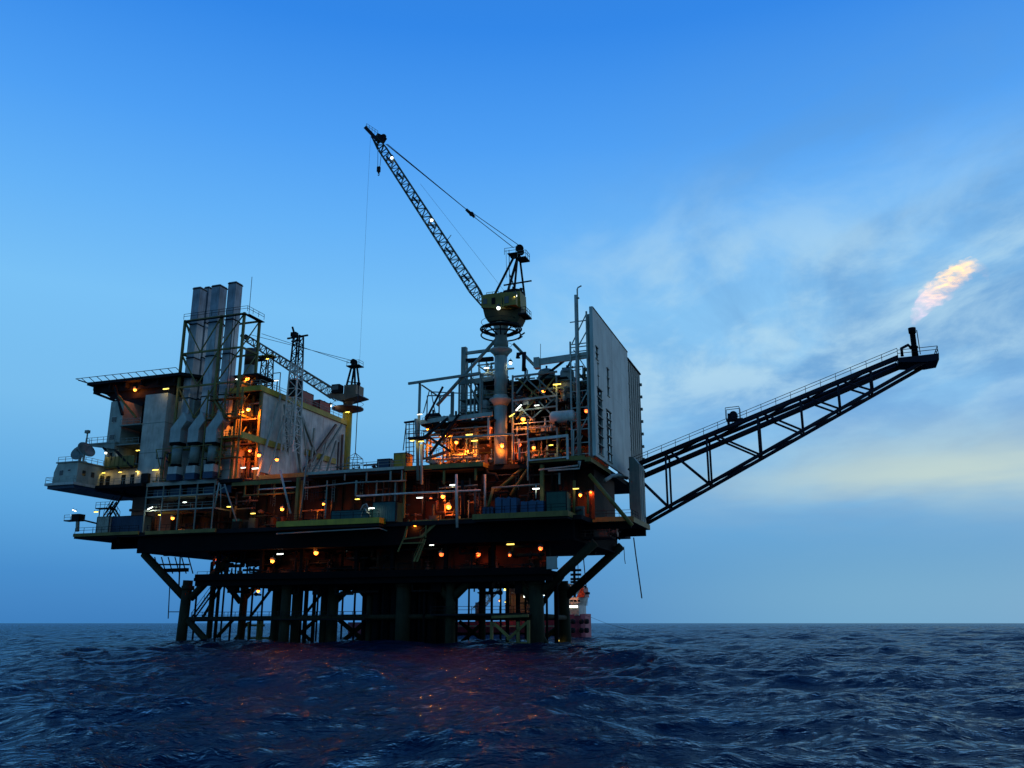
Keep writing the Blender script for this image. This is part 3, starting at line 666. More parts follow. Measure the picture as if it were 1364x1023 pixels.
t.part('brace', G().bar(P(158, 527, -.3), P(181, 556, .5), .4), 'olive')
g = G()
for px, h in ((195, .8), (204, .5), (212, .9), (226, .6), (235, .9), (242, .5)):
    x = S(px, 502, 4)[0]; g.box(x - .4, x + .4, 3.6, 4.4, 51.0, 51. + h)
t.part('deck_light', g, 'dark')

# ================================================================ EXHAUST STACKS
t = T('stack_tower', 'yellow-green lattice steel tower caging the square exhaust stacks', 'tower', (-76, 1, 29.3))
X0, X1, V0, V1 = -83.1, -69.0, 1., 6.
lev = [29.3, 35.6, 41.9, 48.2, 55.1, 62.0]
for x in (X0, -74.3, X1):
    for v in (V0, V1):
        t.part('column', G().box(x - .22, x + .22, v - .22, v + .22, 29.3, 62.2), 'olive')
for k, z in enumerate(lev[1:]):
    for v in (V0, V1): t.part('beam', G().box(X0 + .23, -74.53, v - .15, v + .15, z - .2, z + .15).box(-74.07, X1 - .23, v - .15, v + .15, z - .2, z + .15), 'olive')
    for x in (X0, X1): t.part('beam', G().box(x - .15, x + .15, V0 + .23, V1 - .23, z - .2, z + .15), 'olive')
for z0, z1 in zip(lev[:-1], lev[1:]):
    if z0 < 35: continue
    mx = (X0 - 74.3) / 2
    g = G().bar((X0, V0, z1), (mx, V0 - .02, z0), .2).bar((-74.3, V0, z1), (mx, V0 - .02, z0), .2)
    g.bar((X1, V0, z1), (-74.3, V0 - .03, z0), .2)
    g.bar((X0, V0, z1), (X0, V1, z0), .18).bar((X1, V0, z0), (X1, V1, z1), .18).bar((X0, V1, z0), (-74.3, V1, z1), .18)
    t.part('brace', g, 'olive')
t.part('platform', G().box(X0 + .3, X1 + .6, V0 - .6, V0 - .2, 61.6, 61.75).box(X1 + .25, X1 + 1.2, V0, V1, 61.6, 61.75), 'dark')
t.part('handrail', G().rail([(X0, V0 - .5, 62.2), (X1 + 1., V0 - .5, 62.2), (X1 + 1., V1, 62.2)], 1.1, 1.6), 'dark')
t.part('aerial', G().tube((X1 + .3, 2, 62), (X1 + .3, 2, 70.), .06), 'grey')
t.part('ladder', G().bar((-71.3, V0 - .4, 34), (-71.3, V0 - .4, 62), .08).bar((-70.7, V0 - .4, 34), (-70.7, V0 - .4, 62), .08), 'dark')
SG = 'square exhaust stacks in the lattice tower'
def stack(px0, px1, pyt, v, w, label, bot=38):
    x0, z1 = S(px0, pyt, v); x1, _ = S(px1, pyt, v)
    x0, x1 = min(x0, x1), max(x0, x1); x1 = x0 + (x1 - x0) * .70; w = min(w, (x1 - x0) * 1.15)
    t = T('exhaust_stack', label, 'exhaust stack', ((x0 + x1) / 2, v + w / 2, bot), SG)
    zt = z1 - 8
    def pipe4(z0, z1, e):
        return G().box(x0 - e, x1 + e, v - e, v + w + e, z0, z1)
    t.part('duct', pipe4(bot, zt, 0), 'galv')
    g = G().box(x0, x0 + .08, v, v + w, zt, z1).box(x1 - .08, x1, v, v + w, zt, z1).box(x0 + .08, x1 - .08, v, v + .08, zt, z1).box(x0 + .08, x1 - .08, v + w - .08, v + w, zt, z1)
    t.part('stack_top', g, 'sooty', None, 'weathered darker top length')
    for z in (zt, bot + (zt - bot) * .35, bot + (zt - bot) * .7, z1 - .3): t.part('flange', pipe4(z - .1, z + .1, .1), 'dark')
    return t
stack(257.5, 271, 383, 2.2, 2.2, 'first dark-topped exhaust stack at the helideck side of the tower')
stack(273, 281, 382, 4.8, 1.5, 'narrow exhaust stack set back between two wider stacks')
stack(282.5, 298, 380, 2.3, 2.3, 'wide exhaust stack in the middle of the lattice tower')
stack(304.5, 319, 376, 2.2, 2.2, 'exhaust stack standing apart with pale sides, tallest of the row')
HG = 'hooded air ducts below the stacks'
def hood(px, label, v=-1.4):
    xa, z0 = S(px - 11, 634, v); xb, zh = S(px + 11, 588, v); zt = S(px, 566, v)[1]
    xa += .3
    t = T('air_duct', label, 'duct', ((xa + xb) / 2, v + 1, 29.3), HG)
    xm = (xa + xb) / 2; w = (xb - xa) / 2 * .88
    t.part('hood', G().prism([(xm - w, zh), (xm + w, zh), (xm + w, zh + 2.4), (xm + w * 2.0, zh + 4.0), (xm + w * 1.2, zh + 5.8), (xm - w, zh + 2.7)], 'v', v, v + 2.2), 'duct')
    t.part('collar', G().box(xm - w * .93, xm + w * .93, v + .1, v + 2.1, zh - .6, zh - .002), 'black')
    t.part('silencer', G().tube((xm, v + 1.1, 32.5), (xm, v + 1.1, zh - .61), w * .8, 16), 'grey')
    t.part('clamp', G().tube((xm, v + 1.1, 32.), (xm, v + 1.1, 32.49), w * .86, 16), 'black')
    t.part('base_box', G().box(xm - w * .85, xm + w * .85, v + .2, v + 2., 30.6, 31.99), 'white')
    t.part('plinth', G().box(xm - w * .9, xm + w * .9, v + .1, v + 2.1, 29.36, 30.59), 'bluep')
hood(229, 'hooded air duct nearest the smooth cream stair tower')
hood(253, 'hooded air duct between the two other hooded ducts', -1.2)
hood(277, 'hooded air duct nearest the tower corner with a bent outlet', -1.4)
t = T('filter_house', 'grey-green turbine filter box behind the hooded ducts', 'filter box', (-74, 1, 29.3))
t.part('body', G().box(-79.5, -69.8, 1.4, 5.6, 31.3, 36.5).prism([(-73.5, 29.4), (-70., 29.4), (-69.8, 31.29), (-74.5, 31.29)], 'v', 1.6, 5), 'duct')
t.part('rib', G().box(-79.55, -69.75, 1.33, 1.398, 33.8, 34.).box(-69.79, -69.72, 1.4, 5.6, 33.8, 34.), 'grey')
t.part('frame', G().bar(P(208, 599, -2.), P(282, 592, -2.), .14).bar(P(208, 599, -2), P(215, 632, -2), .14), 'olive')
pipes(t, 10, -86, -70, -.6, 1.2, 29.6, 35, ['grey', 'olive', 'dark', 'bluep'], seed=21, r=(.08, .16))

t = T('access_scaffold', 'yellow-green access frame of stairs and railed landings between the stacks and the white wall', 'scaffold', (-71, -1, 29.3))
for z in (33.2, 36.9, 40.8, 44.6):
    f_ = t.part('landing', G().box(-74.5, -66.6, -.9, .6, z - .12, z), 'olive'); t.part('handrail', G().rail([(-74.4, -.85, z), (-66.7, -.85, z)], 1.1, 1.6), 'olive', f_)
for x in (-74.4, -70.4, -66.6):
    t.part('post', G().box(x - .11, x + .11, -.86, -.64, 29.3, 46.5), 'olive')
for z0, z1, s_ in ((29.4, 33.2, 1), (33.2, 36.9, -1), (36.9, 40.8, 1), (40.8, 44.6, -1)):
    xa, xb = (-73.8, -70.8) if s_ > 0 else (-70.2, -73.2)
    t.part('stair', G().stair((xa, -.2, z0), (xb, -.2, z1), .8), 'olive')

# ================================================================ CLAD MODULE
t = T('turbine_module', 'big white-clad module with yellow edge beams and an open orange-lit bay', 'module', (-66, 4, 29.3))
wx = -65.7
cw = t.part('wall', G().box(wx - .35, wx, 4.2, 36.5, 31.2, 46.6), 'white', None, 'long white clad wall')
g = G()
for i in range(14): v = 6 + i * 2.3; g.box(wx + .002, wx + .03, v - .04, v + .04, 31.2, 46.6)
t.part('panel_joint', g, 'white', cw)
t.part('roof', G().box(-80.5, wx - .36, 4.5, 36.5, 46.55, 46.9), 'dark')
t.part('edge_beam', G().box(wx - .3, wx + .35, 3., 37, 46.62, 47.7), 'yellow'); t.part('edge_beam', G().box(-74, wx - .31, 2.9, 3.5, 46.62, 47.6), 'yellow')
t.part('edge_beam', G().box(wx + .02, wx + .4, -1.5, 12, 36.4, 37.6), 'yellow'); t.part('edge_beam', G().box(wx + .02, wx + .4, 20, 32, 37.0, 38.2), 'yellow'); t.part('edge_beam', G().box(-75, wx, .8, 1.2, 36.5, 37.6), 'yellow')
for x, v in ((wx, 3.9), (-69.6, 3.2), (-74, 3.2)): t.part('column', G().box(x - .25, x + .25, v - .25, v + .25, 29.3, 46.6), 'olive')
t.part('floor', G().box(-80, wx - .36, 3.2, 20, 36.2, 36.45).box(-80, wx - .36, 3.2, 20, 41., 41.2), 'rust')
t.part('back_wall', G().box(-80, wx - .36, 9, 9.2, 29.3, 46.5), 'rust')
pipes(t, 40, -75.5, -66.4, 3.4, 8, 29.6, 46, ['rust', 'olive', 'grey', 'rust', 'dark'], seed=31)
for a, b, r, m in (((9, 47), (3.5, 30), .2, 'pale'), ((10.5, 45.5), (13, 36), .2, 'grey'), ((13.5, 45), (18, 33), .3, 'grey'), ((15.5, 46), (23, 37.5), .3, 'grey'), ((23, 37), (18.5, 31), .3, 'grey'),
                   ((30.5, 45.5), (16, 30.5), .3, 'rust'), ((33, 46), (20, 31), .25, 'grey'), ((27, 41), (24, 32), .2, 'pale'), ((31, 42), (27, 33), .2, 'grey'), ((22, 43), (21, 32), .25, 'pale')):
    t.part('strut', G().bar((wx + .8, a[0], a[1]), (wx + .8, b[0], b[1]), r * 1.6), m)
t.part('drain_pipe', G().tube((wx + .5, 34, 31), (wx + .5, 34, 44), .3).tube((wx + .5, 32.5, 31), (wx + .5, 32.5, 42), .2), 'rust')
g = G().rail([(wx + .2, 3, 47.7), (wx + .2, 37, 47.7)], 1.1, 2.2).rail([(-74, 3, 47.6), (wx, 3, 47.6)], 1.1, 1.8)
t.part('handrail', g, 'grey')
# rooftop plant
t.part('shelter', G().box(-75, -67, 4, 10, 50.2, 50.5).bar((-74.6, 4.3, 47), (-74.6, 4.3, 50.2), .2).bar((-67.4, 4.3, 47), (-67.4, 4.3, 50.2), .2).bar((-71, 4.3, 47), (-71, 4.3, 50.2), .2).bar((-67.4, 9.6, 47), (-67.4, 9.6, 50.2), .2), 'dark')
t.part('plant_skid', G().box(-73.8, -71, 4.6, 8, 47, 49.4).box(-70.4, -68, 5, 8, 47, 48.6).tube((-69.2, 6, 48.6), (-69.2, 6, 49.8), .6, 12), 'dark')
pipes(t, 10, -74, -64, 4, 9, 47.1, 50, ['grey', 'dark', 'rust'], seed=33, r=(.08, .16))
g = G().bar((-64.6, 8, 47), (-64.6, 8, 51.4), .14).bar((-64.6, 8, 51.4), (-66.4, 8, 51.4), .14)
t.part('davit', g, 'grey')

c = P(331, 520, 9); zt = S(331, 466, 9)[1]
t = T('exhaust_stack', 'round grey flue with sooty brown top on the module roof beside the tower', 'flue', (c[0], 9, 47.))
t.part('shell', G().tube((c[0], 9, 47), (c[0], 9, zt - 3.5), 1.25, 18), 'pale')
t.part('stack_top', G().tube((c[0], 9, zt - 3.49), (c[0], 9, zt), 1.26, 18), 'rust')
t.part('platform', G().box(c[0] + 1.2, c[0] + 3.3, 8.2, 9.6, zt - 2.6, zt - 2.4), 'dark'); t.part('handrail', G().rail([(c[0] + 1.3, 8.2, zt - 2.4), (c[0] + 3.2, 8.2, zt - 2.4), (c[0] + 3.2, 9.5, zt - 2.4)], 1.1, 1.), 'dark')

container('cargo_container', 'long red container on the white module roof behind the lattice mast', wx - 3.2, wx - .5, 17.5, 23, 47.7, 50.6, 'red', group='red containers on the module roof')
container('cargo_container', 'shorter red container at the crane end of the white module roof', wx - 3.0, wx - .5, 25.5, 30, 47.7, 50.2, 'red', group='red containers on the module roof')
t = T('lattice_mast', 'tall pale blue lattice mast with dark top standing against the white clad wall', 'mast', (-62.6, 11, 35.5))
xa = -63.; zt = E(392, 445, xa)[1]; va = 11.
zs = [35.5, 48, zt - 1]
g = G(); cor = [(-1, -1), (1, -1), (1, 1), (-1, 1)]
def mp_(c, z):
    w = 1.35 - .62 * (z - 35.5) / (zt - 36.5); return (xa + c[0] * w, va + c[1] * w, z)
for c in cor: g.bar(mp_(c, 35.5), mp_(c, 54), .26)
t.part('leg', g, 'white'); g = G()
for c in cor: g.bar(mp_(c, 54), mp_(c, zt), .26)
t.part('top_section', g, 'dark')
n = 13; g = G(); g2 = G()
for i in range(n):
    z0 = 35.5 + (zt - 35.5) * i / n; z1 = 35.5 + (zt - 35.5) * (i + 1) / n; gg = g if z1 < 54.5 else g2
    for k in range(4):
        c, e = cor[k], cor[(k + 1) % 4]
        if i % 2: c, e = e, c
        gg.bar(mp_(c, z0), mp_(e, z1), .13); gg.bar(mp_(c, z1), mp_(e, z1), .13)
t.part('bracing', g, 'white'); t.part('bracing', g2, 'dark')
t.part('cross_arm', G().bar((xa - 2.6, va, zt - .2), (xa + 2.2, va, zt), .3).bar((xa - 1.6, va, zt - .9), (xa + .6, va, zt - .9), .25).box(xa - 1.6, xa - .4, va - .5, va + .5, zt, zt + .9).bar((xa - .9, va, zt + .3), (xa - 1.6, va, zt + 2.2), .3), 'dark')
t.part('cabinet', G().box(xa - 1.0, xa + .9, va - .9, va + .9, 47.2, 50.6), 'dark')
t.part('splay_leg', G().bar((xa - 1.3, va - 1.3, 43), (xa - 1.5, va - 4.5, 31), .22).bar((xa + 1.3, va + 1.3, 43), (xa, va + 7, 31.5), .22).bar((xa + 1, va, 44), (xa + .5, va + 3, 33), .2), 'pale')
c = P(354, 512, 13)
t = T('lattice_mast', 'short dark lattice mast with a lamplit yellow platform near the crane boom tip', 'mast', (c[0], 13, 47))
zt = S(355, 476, 13)[1]
t.part('leg', G().truss((c[0], 13, 47), (c[0], 13, zt), 2.2, 1.6, 5, .2, .12), 'dark')
t.part('platform', G().box(c[0] - 2.2, c[0] + 1.6, 12, 14, zt, zt + .25), 'yellow')

# ================================================================ SMALL CRANE
VC = 37.
cx = S(461, 590, VC)[0]; zr = S(461, 545, VC)[1]; zc = S(461, 527, VC)[1]
t = T('pedestal_crane', 'rusty yellow pedestal crane at the back with its boom lowered over the white module', 'crane', (cx, VC, 29.3))
t.part('pedestal', G().tube((cx, VC, 29.3), (cx, VC, zr), 1.1, 18), 'yellow')
t.part('walkway', G().lathe((cx, VC, zr), [(1.2, -.9), (3.6, -.1), (3.6, .15), (1., .2)], 22), 'rust')
t.part('handrail', G().ring((cx, VC, zr + 1.2), 3.5, .05, 22, 4), 'dark')
t.part('neck', G().lathe((cx, VC, zr + .2), [(1.05, 0), (1.1, 1.2), (2.0, 2.2)], 18), 'crane2')
hb = t.part('house', G().prism([(cx - 3.6, zc + .3), (cx + 4., zc - .6), (cx + 4.2, zc - .9), (cx - .5, zc - 1.7), (cx - 4.2, zc - .3)], 'v', VC - 2.2, VC + 2.2).box(cx - .2, cx + 2.9, VC - 1.8, VC + 1.8, zc - .3, zc + 2.0), 'crane2')
t.part('cab', G().box(cx - 3., cx - 1., VC - 2.6, VC - .6, zc + .2, zc + 2.2), 'dark', hb); t.part('window', G().box(cx - 2.9, cx - 1.2, VC - 2.66, VC - 2.603, zc + .9, zc + 1.9), 'glass', hb)
za = S(466, 483, VC)[1]
g = G()
for s_ in (-1.2, 1.2): g.bar((cx - .3, VC + s_, zc + .4), (cx + 1.0, VC + s_ * .4, za), .35).bar((cx + 2.4, VC + s_, zc + .4), (cx + 1.4, VC + s_ * .4, za), .35)
g.bar((cx + .3, VC - .9, zc + 3.), (cx + 2, VC + .9, zc + 3.), .2)
t.part('gantry', g, 'dark')
t.part('gantry_platform', G().box(cx - .3, cx + 3, VC - 1.2, VC + 1.2, za - 1.2, za - 1.), 'dark'); t.part('handrail', G().rail([(cx - .2, VC - 1.1, za - 1), (cx + 2.9, VC - 1.1, za - 1), (cx + 2.9, VC + 1., za - 1)], 1.1, 1.2), 'dark')
t.part('sheave', G().tube((cx + 1, VC - .5, za), (cx + 1, VC + .5, za), .7, 12), 'dark')
root = (cx - 3.4, VC, zc + .3); tip = P(329, 451, VC)
t.part('boom', G().truss(root, tip, 2.3, 1.4, 26, .22, .11), 'crane2')
t.part('boom_walkway', G().bar(V3(root) + V3((0, -.4, 1.2)), V3(tip) + V3((0, -.4, .8)), .9, .3), 'dark')
t.part('boom_tip', G().bar(V3(tip), V3(tip) + V3((-1.5, 0, 1.)), 1.2, .9), 'dark')
for d in (0, 1.6): t.part('pendant', G().tube((cx + 1, VC - .6 + d * .7, za + .2 - d * .4), V3(tip) + V3((.6 + d * 2, d * .3, 1.)), .06, 5), 'rope')

# ================================================================ BIG CRANE
VB = 3.
bx = S(667, 540, VB)[0]
z_top = S(667, 436, VB)[1]
t = T('pedestal_crane', 'large yellow pedestal crane with tall raised lattice boom on a pale blue column', 'crane', (bx, VB, 29.3))
t.part('pedestal', G().tube((bx, VB, 29.3), (bx, VB, S(667, 537, VB)[1]), 1.12, 22).tube((bx, VB, S(667, 531, VB)[1]), (bx, VB, S(667, 470, VB)[1]), 1.12, 22), 'pale', None, 'pale blue-grey round column')
for py, R in ((533, 1.9), (467, 1.9)):
    z = S(667, py, VB)[1]
    t.part('flange', G().lathe((bx, VB, z), [(1.15, -1.1), (R * .75, -.6), (R * 1.05, -.1), (R * 1.05, .12), (1.25, .15), (1.25, .8)], 24), 'pale')
    t.part('handrail', G().ring((bx, VB, z + 1.0), R, .04, 22, 4), 'grey')
z2 = S(667, 466, VB)[1]
t.part('pedestal_head', G().lathe((bx, VB, z2), [(1.3, 0), (1.3, 1.2), (1.1, 1.9), (1.1, z_top - z2 - .5), (1.5, z_top - z2 + .6)], 22), 'grey')
zr = S(668, 443, VB)[1]
g = G().ring((bx, VB, zr + .6), 3.6, .16, 28).ring((bx, VB, zr - .5), 3.5, .14, 28)
for i in range(10):
    a = 2 * math.pi * i / 10; g.bar((bx + 1.1 * math.cos(a), VB + 1.1 * math.sin(a), zr - .6), (bx + 3.5 * math.cos(a), VB + 3.5 * math.sin(a), zr + .4), .18)
for R_ in (2.7, 3.0, 3.3): g.ring((bx, VB, zr + .55), R_, .12, 28, 4)
wkw = t.part('walkway', g, 'dark')
t.part('handrail', G().ring((bx, VB, zr + 1.9), 3.5, .05, 28, 4), 'dark', wkw)
t.part('work_arm', G().bar(P(692, 448, VB), P(699, 443, VB), .2).bar(P(690, 452, VB), P(696, 448, VB), .18), 'dark', wkw)
def cp(px, py): return S(px, py, VB)
hv0, hv1 = VB - 1.8, VB + 1.5
ho = t.part('house', G().prism([cp(646, 398), cp(655, 396), cp(690, 393), cp(697, 392), cp(698, 413), cp(684, 416), cp(646, 414)], 'v', hv0, hv1), 'crane')
t.part('house_base', G().prism([cp(647, 414.3), cp(684, 416.3), cp(698, 413.3), cp(697, 425), cp(693, 433), cp(671, 429), cp(654, 432), cp(650, 426)], 'v', hv0 + .3, hv1 - .3), 'craned')
t.part('engine_cover', G().prism([cp(672, 396), cp(675, 391), cp(688, 388), cp(697, 389), cp(697, 393)], 'v', hv0 + .2, hv1 - .4), 'dark')
t.part('handrail', G().rail([P(648, 397, hv0 + .1), P(664, 395, hv0 + .1)], 1., .8), 'crane', ho)
for px in (662, 676, 684): t.part('louvre', G().box(cp(px, 405)[0] - .35, cp(px, 405)[0] + .35, hv0 - .05, hv0 - .003, cp(px, 410)[1], cp(px, 401)[1]), 'dark', ho)
t.part('exhaust', G().tube(P(684, 390, VB), P(684, 382, VB), .25, 8).tube(P(694, 391, VB - .6), P(694, 384, VB - .6), .3, 8), 'dark')
t.part('winch', G().tube(P(668, 394, hv0 + .6), P(668, 394, hv1 - .6), .7, 12), 'dark'); t.part('winch', G().tube(P(655, 395, hv0 + .6), P(655, 395, hv1 - .6), .5, 12), 'grey')
t.part('cab', G().box(bx + 1.5, bx + 3.9, hv0 - 1.4, hv0 - .02, cp(690, 414)[1], cp(690, 399)[1]), 'crane', ho)
t.part('window', G().box(bx + 1.8, bx + 2.6, hv0 - 1.46, hv0 - 1.403, cp(690, 411)[1], cp(690, 402)[1]), 'glass', ho)
t.part('window', G().box(bx - 2.7, bx - 2., hv0 - .06, hv0 - .003, cp(655, 409)[1], cp(655, 402)[1]), 'glass', ho)
pf = t.part('side_platform', G().box(bx + 3.9, bx + 5.4, hv0 - .4, hv1 - .5, cp(700, 424)[1], cp(700, 422)[1]), 'dark')
t.part('handrail', G().rail([(bx + 4., hv0 - .3, cp(700, 422)[1]), (bx + 5.3, hv0 - .3, cp(700, 422)[1]), (bx + 5.3, hv1 - .6, cp(700, 422)[1])], 1.1, 1.), 'dark', pf)
g = G()
for s_ in (-1.5, 1.5):
    a = cp(662, 398); b = cp(687, 343); g.bar((a[0] + (1. if s_ > 0 else 0), VB + s_, a[1]), (b[0], VB + s_ * .5, b[1]), .34)
    a = cp(689 if s_ < 0 else 695, 390); b = cp(691, 345); g.bar((a[0], VB + s_, a[1]), (b[0], VB + s_ * .5, b[1]), .3)
g.bar(P(671, 380, VB), P(708, 374, VB), .22).bar(P(679, 366, VB), P(689, 392, VB), .2)
t.part('gantry', g, 'dark')
pz = cp(690, 344)[1]
gp = t.part('gantry_platform', G().box(cp(679, 340)[0], cp(692, 340)[0], VB - 1.3, VB + 1.3, cp(686, 341)[1], cp(686, 340)[1]).box(cp(690, 340)[0], cp(703, 340)[0], VB - 1.2, VB + 1.2, pz - .5, pz - .3), 'dark')
t.part('handrail', G().rail([(cp(675, 340)[0], VB - 1.2, pz + .5), (cp(690, 340)[0], VB - 1.2, pz + .5)], 1.2, 1.2).rail([(cp(692, 340)[0], VB - 1.1, pz - .3), (cp(703, 340)[0], VB - 1.1, pz - .3), (cp(703, 340)[0], VB + 1., pz - .3)], 1.2, 1.), 'grey', gp)
t.part('ladder', G().bar(P(678, 333, VB), P(679, 392, VB), .1).bar(P(674, 333, VB), P(675, 370, VB), .06), 'grey')
t.part('sheave', G().tube(P(692, 331, VB - .9), P(692, 331, VB + .9), .75, 14).tube(P(694, 336, VB - .6), P(694, 336, VB + .6), .6, 12), 'dark')
foot = V3(P(647, 410, VB)); tip = V3(P(500, 184, VB))
mid = foot.lerp(tip, .93)
bm_ = t.part('boom', G().truss(foot, foot.lerp(tip, .09), .7, 1.7, 3, .17, .1).truss(foot.lerp(tip, .09), mid, 1.7, 1.5, 34, .16, .085).truss(mid, tip, 1.5, .9, 3, .2, .12), 'bigboom')
g = G()
for q in (.16, .31, .46, .61, .76, .86):
    c = foot.lerp(tip, q); e = (tip - foot).normalized() * .5
    g.bar(c - e, c + e, 1.9, .25)
t.part('splice_plate', g, 'boom', bm_)
t.part('boom_head', G().bar(P(504, 188, VB), P(488, 171, VB), 1.3, .7).bar(P(512, 187, VB), P(502, 182, VB), .9, 1.3).tube(P(511, 182, VB - .5), P(511, 182, VB + .5), .55, 12).tube(P(497, 182, VB - .4), P(497, 182, VB + .4), .45, 12), 'boom')
t.part('handrail', G().rail([P(488, 171, VB - .6), P(503, 181, VB - .6)], 1.1, .7, .04), 'grey', bm_)
t.part('aerial', G().tube(P(594, 322, VB), P(601, 313, VB), .07).tube(P(536, 238, VB), P(533, 232, VB), .05), 'grey', bm_)
t.part('pendant', G().tube(P(514, 192, VB), P(625, 282, VB), .075, 5).tube(P(516, 192, VB + .5), P(626, 283, VB + .5), .075, 5), 'rope')
t.part('bridle_block', G().bar(P(622, 280, VB), P(631, 288, VB), .9, .5).tube(P(628, 285, VB - .4), P(628, 285, VB + .4), .45, 10), 'dark')
t.part('luffing_rope', G().tube(P(630, 284, VB), P(693, 328, VB), .065, 5).tube(P(629, 287, VB), P(684, 330, VB), .065, 5), 'rope')
t.part('hoist_rope', G().tube(P(560, 245, VB + .7), P(672, 388, VB + .7), .02, 4), 'rope')
hk = t.part('hook_block', G().box(cp(504.5, 224)[0] - .3, cp(504.5, 224)[0] + .3, VB - .25, VB + .25, cp(504, 229)[1], cp(504, 222.5)[1]).tube(P(504.5, 229, VB), P(504.5, 231, VB), .18).path([P(504.5, 231, VB), P(505.2, 233, VB), P(504.2, 234, VB), P(503.4, 233, VB)], .09), 'dark')
t.part('hoist_rope', G().tube(P(503.5, 190, VB), P(503.2, 223, VB), .05, 5).tube(P(508.5, 199, VB), P(506, 223, VB), .05, 5), 'rope', hk)
# whip line with ball hook, and its load
wx0 = cp(493, 184)[0]
t.part('whip_line', G().path([P(493.5, 182, VB), (wx0 - .0, VB, 78), (wx0, VB, S(479, 512, VB)[1] + .3)], .018, 5), 'rope')
zb = S(479, 511, VB)[1]
t.part('ball_hook', G().ball((wx0, VB, zb), .38).tube((wx0, VB, zb - .9), (wx0, VB, zb - .3), .1), 'dark')
zl = S(479, 603, VB)[1]
lt = T('lifting_basket', 'open wire lifting basket hanging on a long sling from the big crane', 'basket', (wx0, VB, zl - 2.6))
lt.part('sling', G().tube((wx0, VB, zb - .9), (wx0, VB, zl), .085, 6), 'rope')
g = G()
for sx, sy in ((-1, -1), (1, -1), (1, 1), (-1, 1)):
    g.bar((wx0, VB, zl), (wx0 + sx * 1., VB + sy * 1., zl - 1.), .09).bar((wx0 + sx, VB + sy, zl - 1.), (wx0 + sx * 1.15, VB + sy * 1.15, zl - 2.9), .08)
for z, w_ in ((zl - 1., 1.), (zl - 1.9, 1.07), (zl - 2.9, 1.15)):
    for a, b in (((-1, -1), (1, -1)), ((1, -1), (1, 1)), ((1, 1), (-1, 1)), ((-1, 1), (-1, -1))): g.bar((wx0 + a[0] * w_, VB + a[1] * w_, z), (wx0 + b[0] * w_, VB + b[1] * w_, z), .08)
lt.part('frame', g, 'grey')

# ================================================================ PROCESS MODULE
t = T('process_module', 'open steel process module full of pipes around the big crane column, glowing orange inside', 'module', (-16, 2, 29.3))
def beam(a, b, v, w, m, nm='beam', h=None, v2=None):
    return t.part(nm, G().bar(P(*a, v), P(*b, v if v2 is None else v2), w, h), m)
def post(px, y0, y1, v, w, m='pale', nm='column'):
    a, b = P(px, y0, v), P(px, y1, v); x = (a[0] + b[0]) / 2
    return t.part(nm, G().box(x - w / 2, x + w / 2, v - w / 2, v + w / 2, b[2], a[2]), m)
# left open frame
beam((544, 511), (640, 497), .3, .35, 'grey', h=.42); post(558, 511, 612, .6, .36, 'grey')
beam((558, 563), (597, 557), .6, .3, 'pale', h=.75); beam((597, 559), (656, 551), .6, .3, 'pale', h=.7)
beam((562, 513), (587, 530), .6, .2, 'grey', v2=9); beam((576, 522), (618, 524), 5, .17, 'grey'); beam((570, 527), (600, 527), 8, .2, 'grey')
beam((585, 530), (606, 516), 6, .15, 'grey'); beam((572, 520), (564, 550), 5, .14, 'grey'); beam((574, 520), (580, 552), 5, .14, 'grey')
post(569, 527, 552, 8, .17, 'grey'); post(585, 530, 552, 9, .2, 'grey')
t.part('diagonal_brace', G().tube(P(662, 451, 2.5), P(582, 540, -.2), .3, 10), 'grey'); t.part('diagonal_brace', G().tube(P(590, 515, .2), P(567, 560, .2), .2, 8), 'boom')
post(618, 463, 560, 7, .9, 'grey'); post(602, 522, 612, 6, .5, 'grey'); post(640, 497, 552, .8, .3, 'grey'); post(651, 553, 585, 1., .35, 'pale'); post(634, 558, 610, 4, .6, 'pale')
beam((618, 471), (657, 466), 7, .5, 'pale'); beam((618, 481), (657, 478), 7, .7, 'dark')
beam((618, 502), (657, 496), 3, .25, 'pale', h=.3); beam((612, 510), (657, 504), 3, .3, 'grey', h=.8)
beam((617, 500), (642, 543), 2, .25, 'grey'); beam((625, 497), (645, 537), 4, .25, 'grey')
post(622, 482, 560, 3, .25, 'grey'); post(632, 520, 555, 3, .25, 'grey'); post(628, 482, 497, 7, .2, 'grey'); post(638, 482, 497, 7, .2, 'grey'); post(648, 482, 497, 7, .2, 'grey')
t.part('deck', G().box(-30.2, -16.6, .9, 16, 36.6, 36.9).box(-21.5, -16.6, 3, 16, 44.2, 44.5).box(-14., -4., 2, 16, 43.2, 43.4).box(-13, -2.5, 2, 16, 38.9, 39.1).box(-13, -2.5, 2, 16, 34., 34.2), 'dark')
t.part('handrail', G().rail([(-30, 1, 36.9), (-17.2, 1, 36.9)], 1.1, 1.6).rail([(-21.4, 3.1, 44.5), (-16.8, 3.1, 44.5)], 1.1, 1.3).rail([(-13, 2.1, 39.1), (-2.7, 2.1, 39.1)], 1.1, 1.6).rail([(-13, 2.1, 34.2), (-2.7, 2.1, 34.2)], 1.1, 1.6), 'grey')
R_ = random.Random(23)
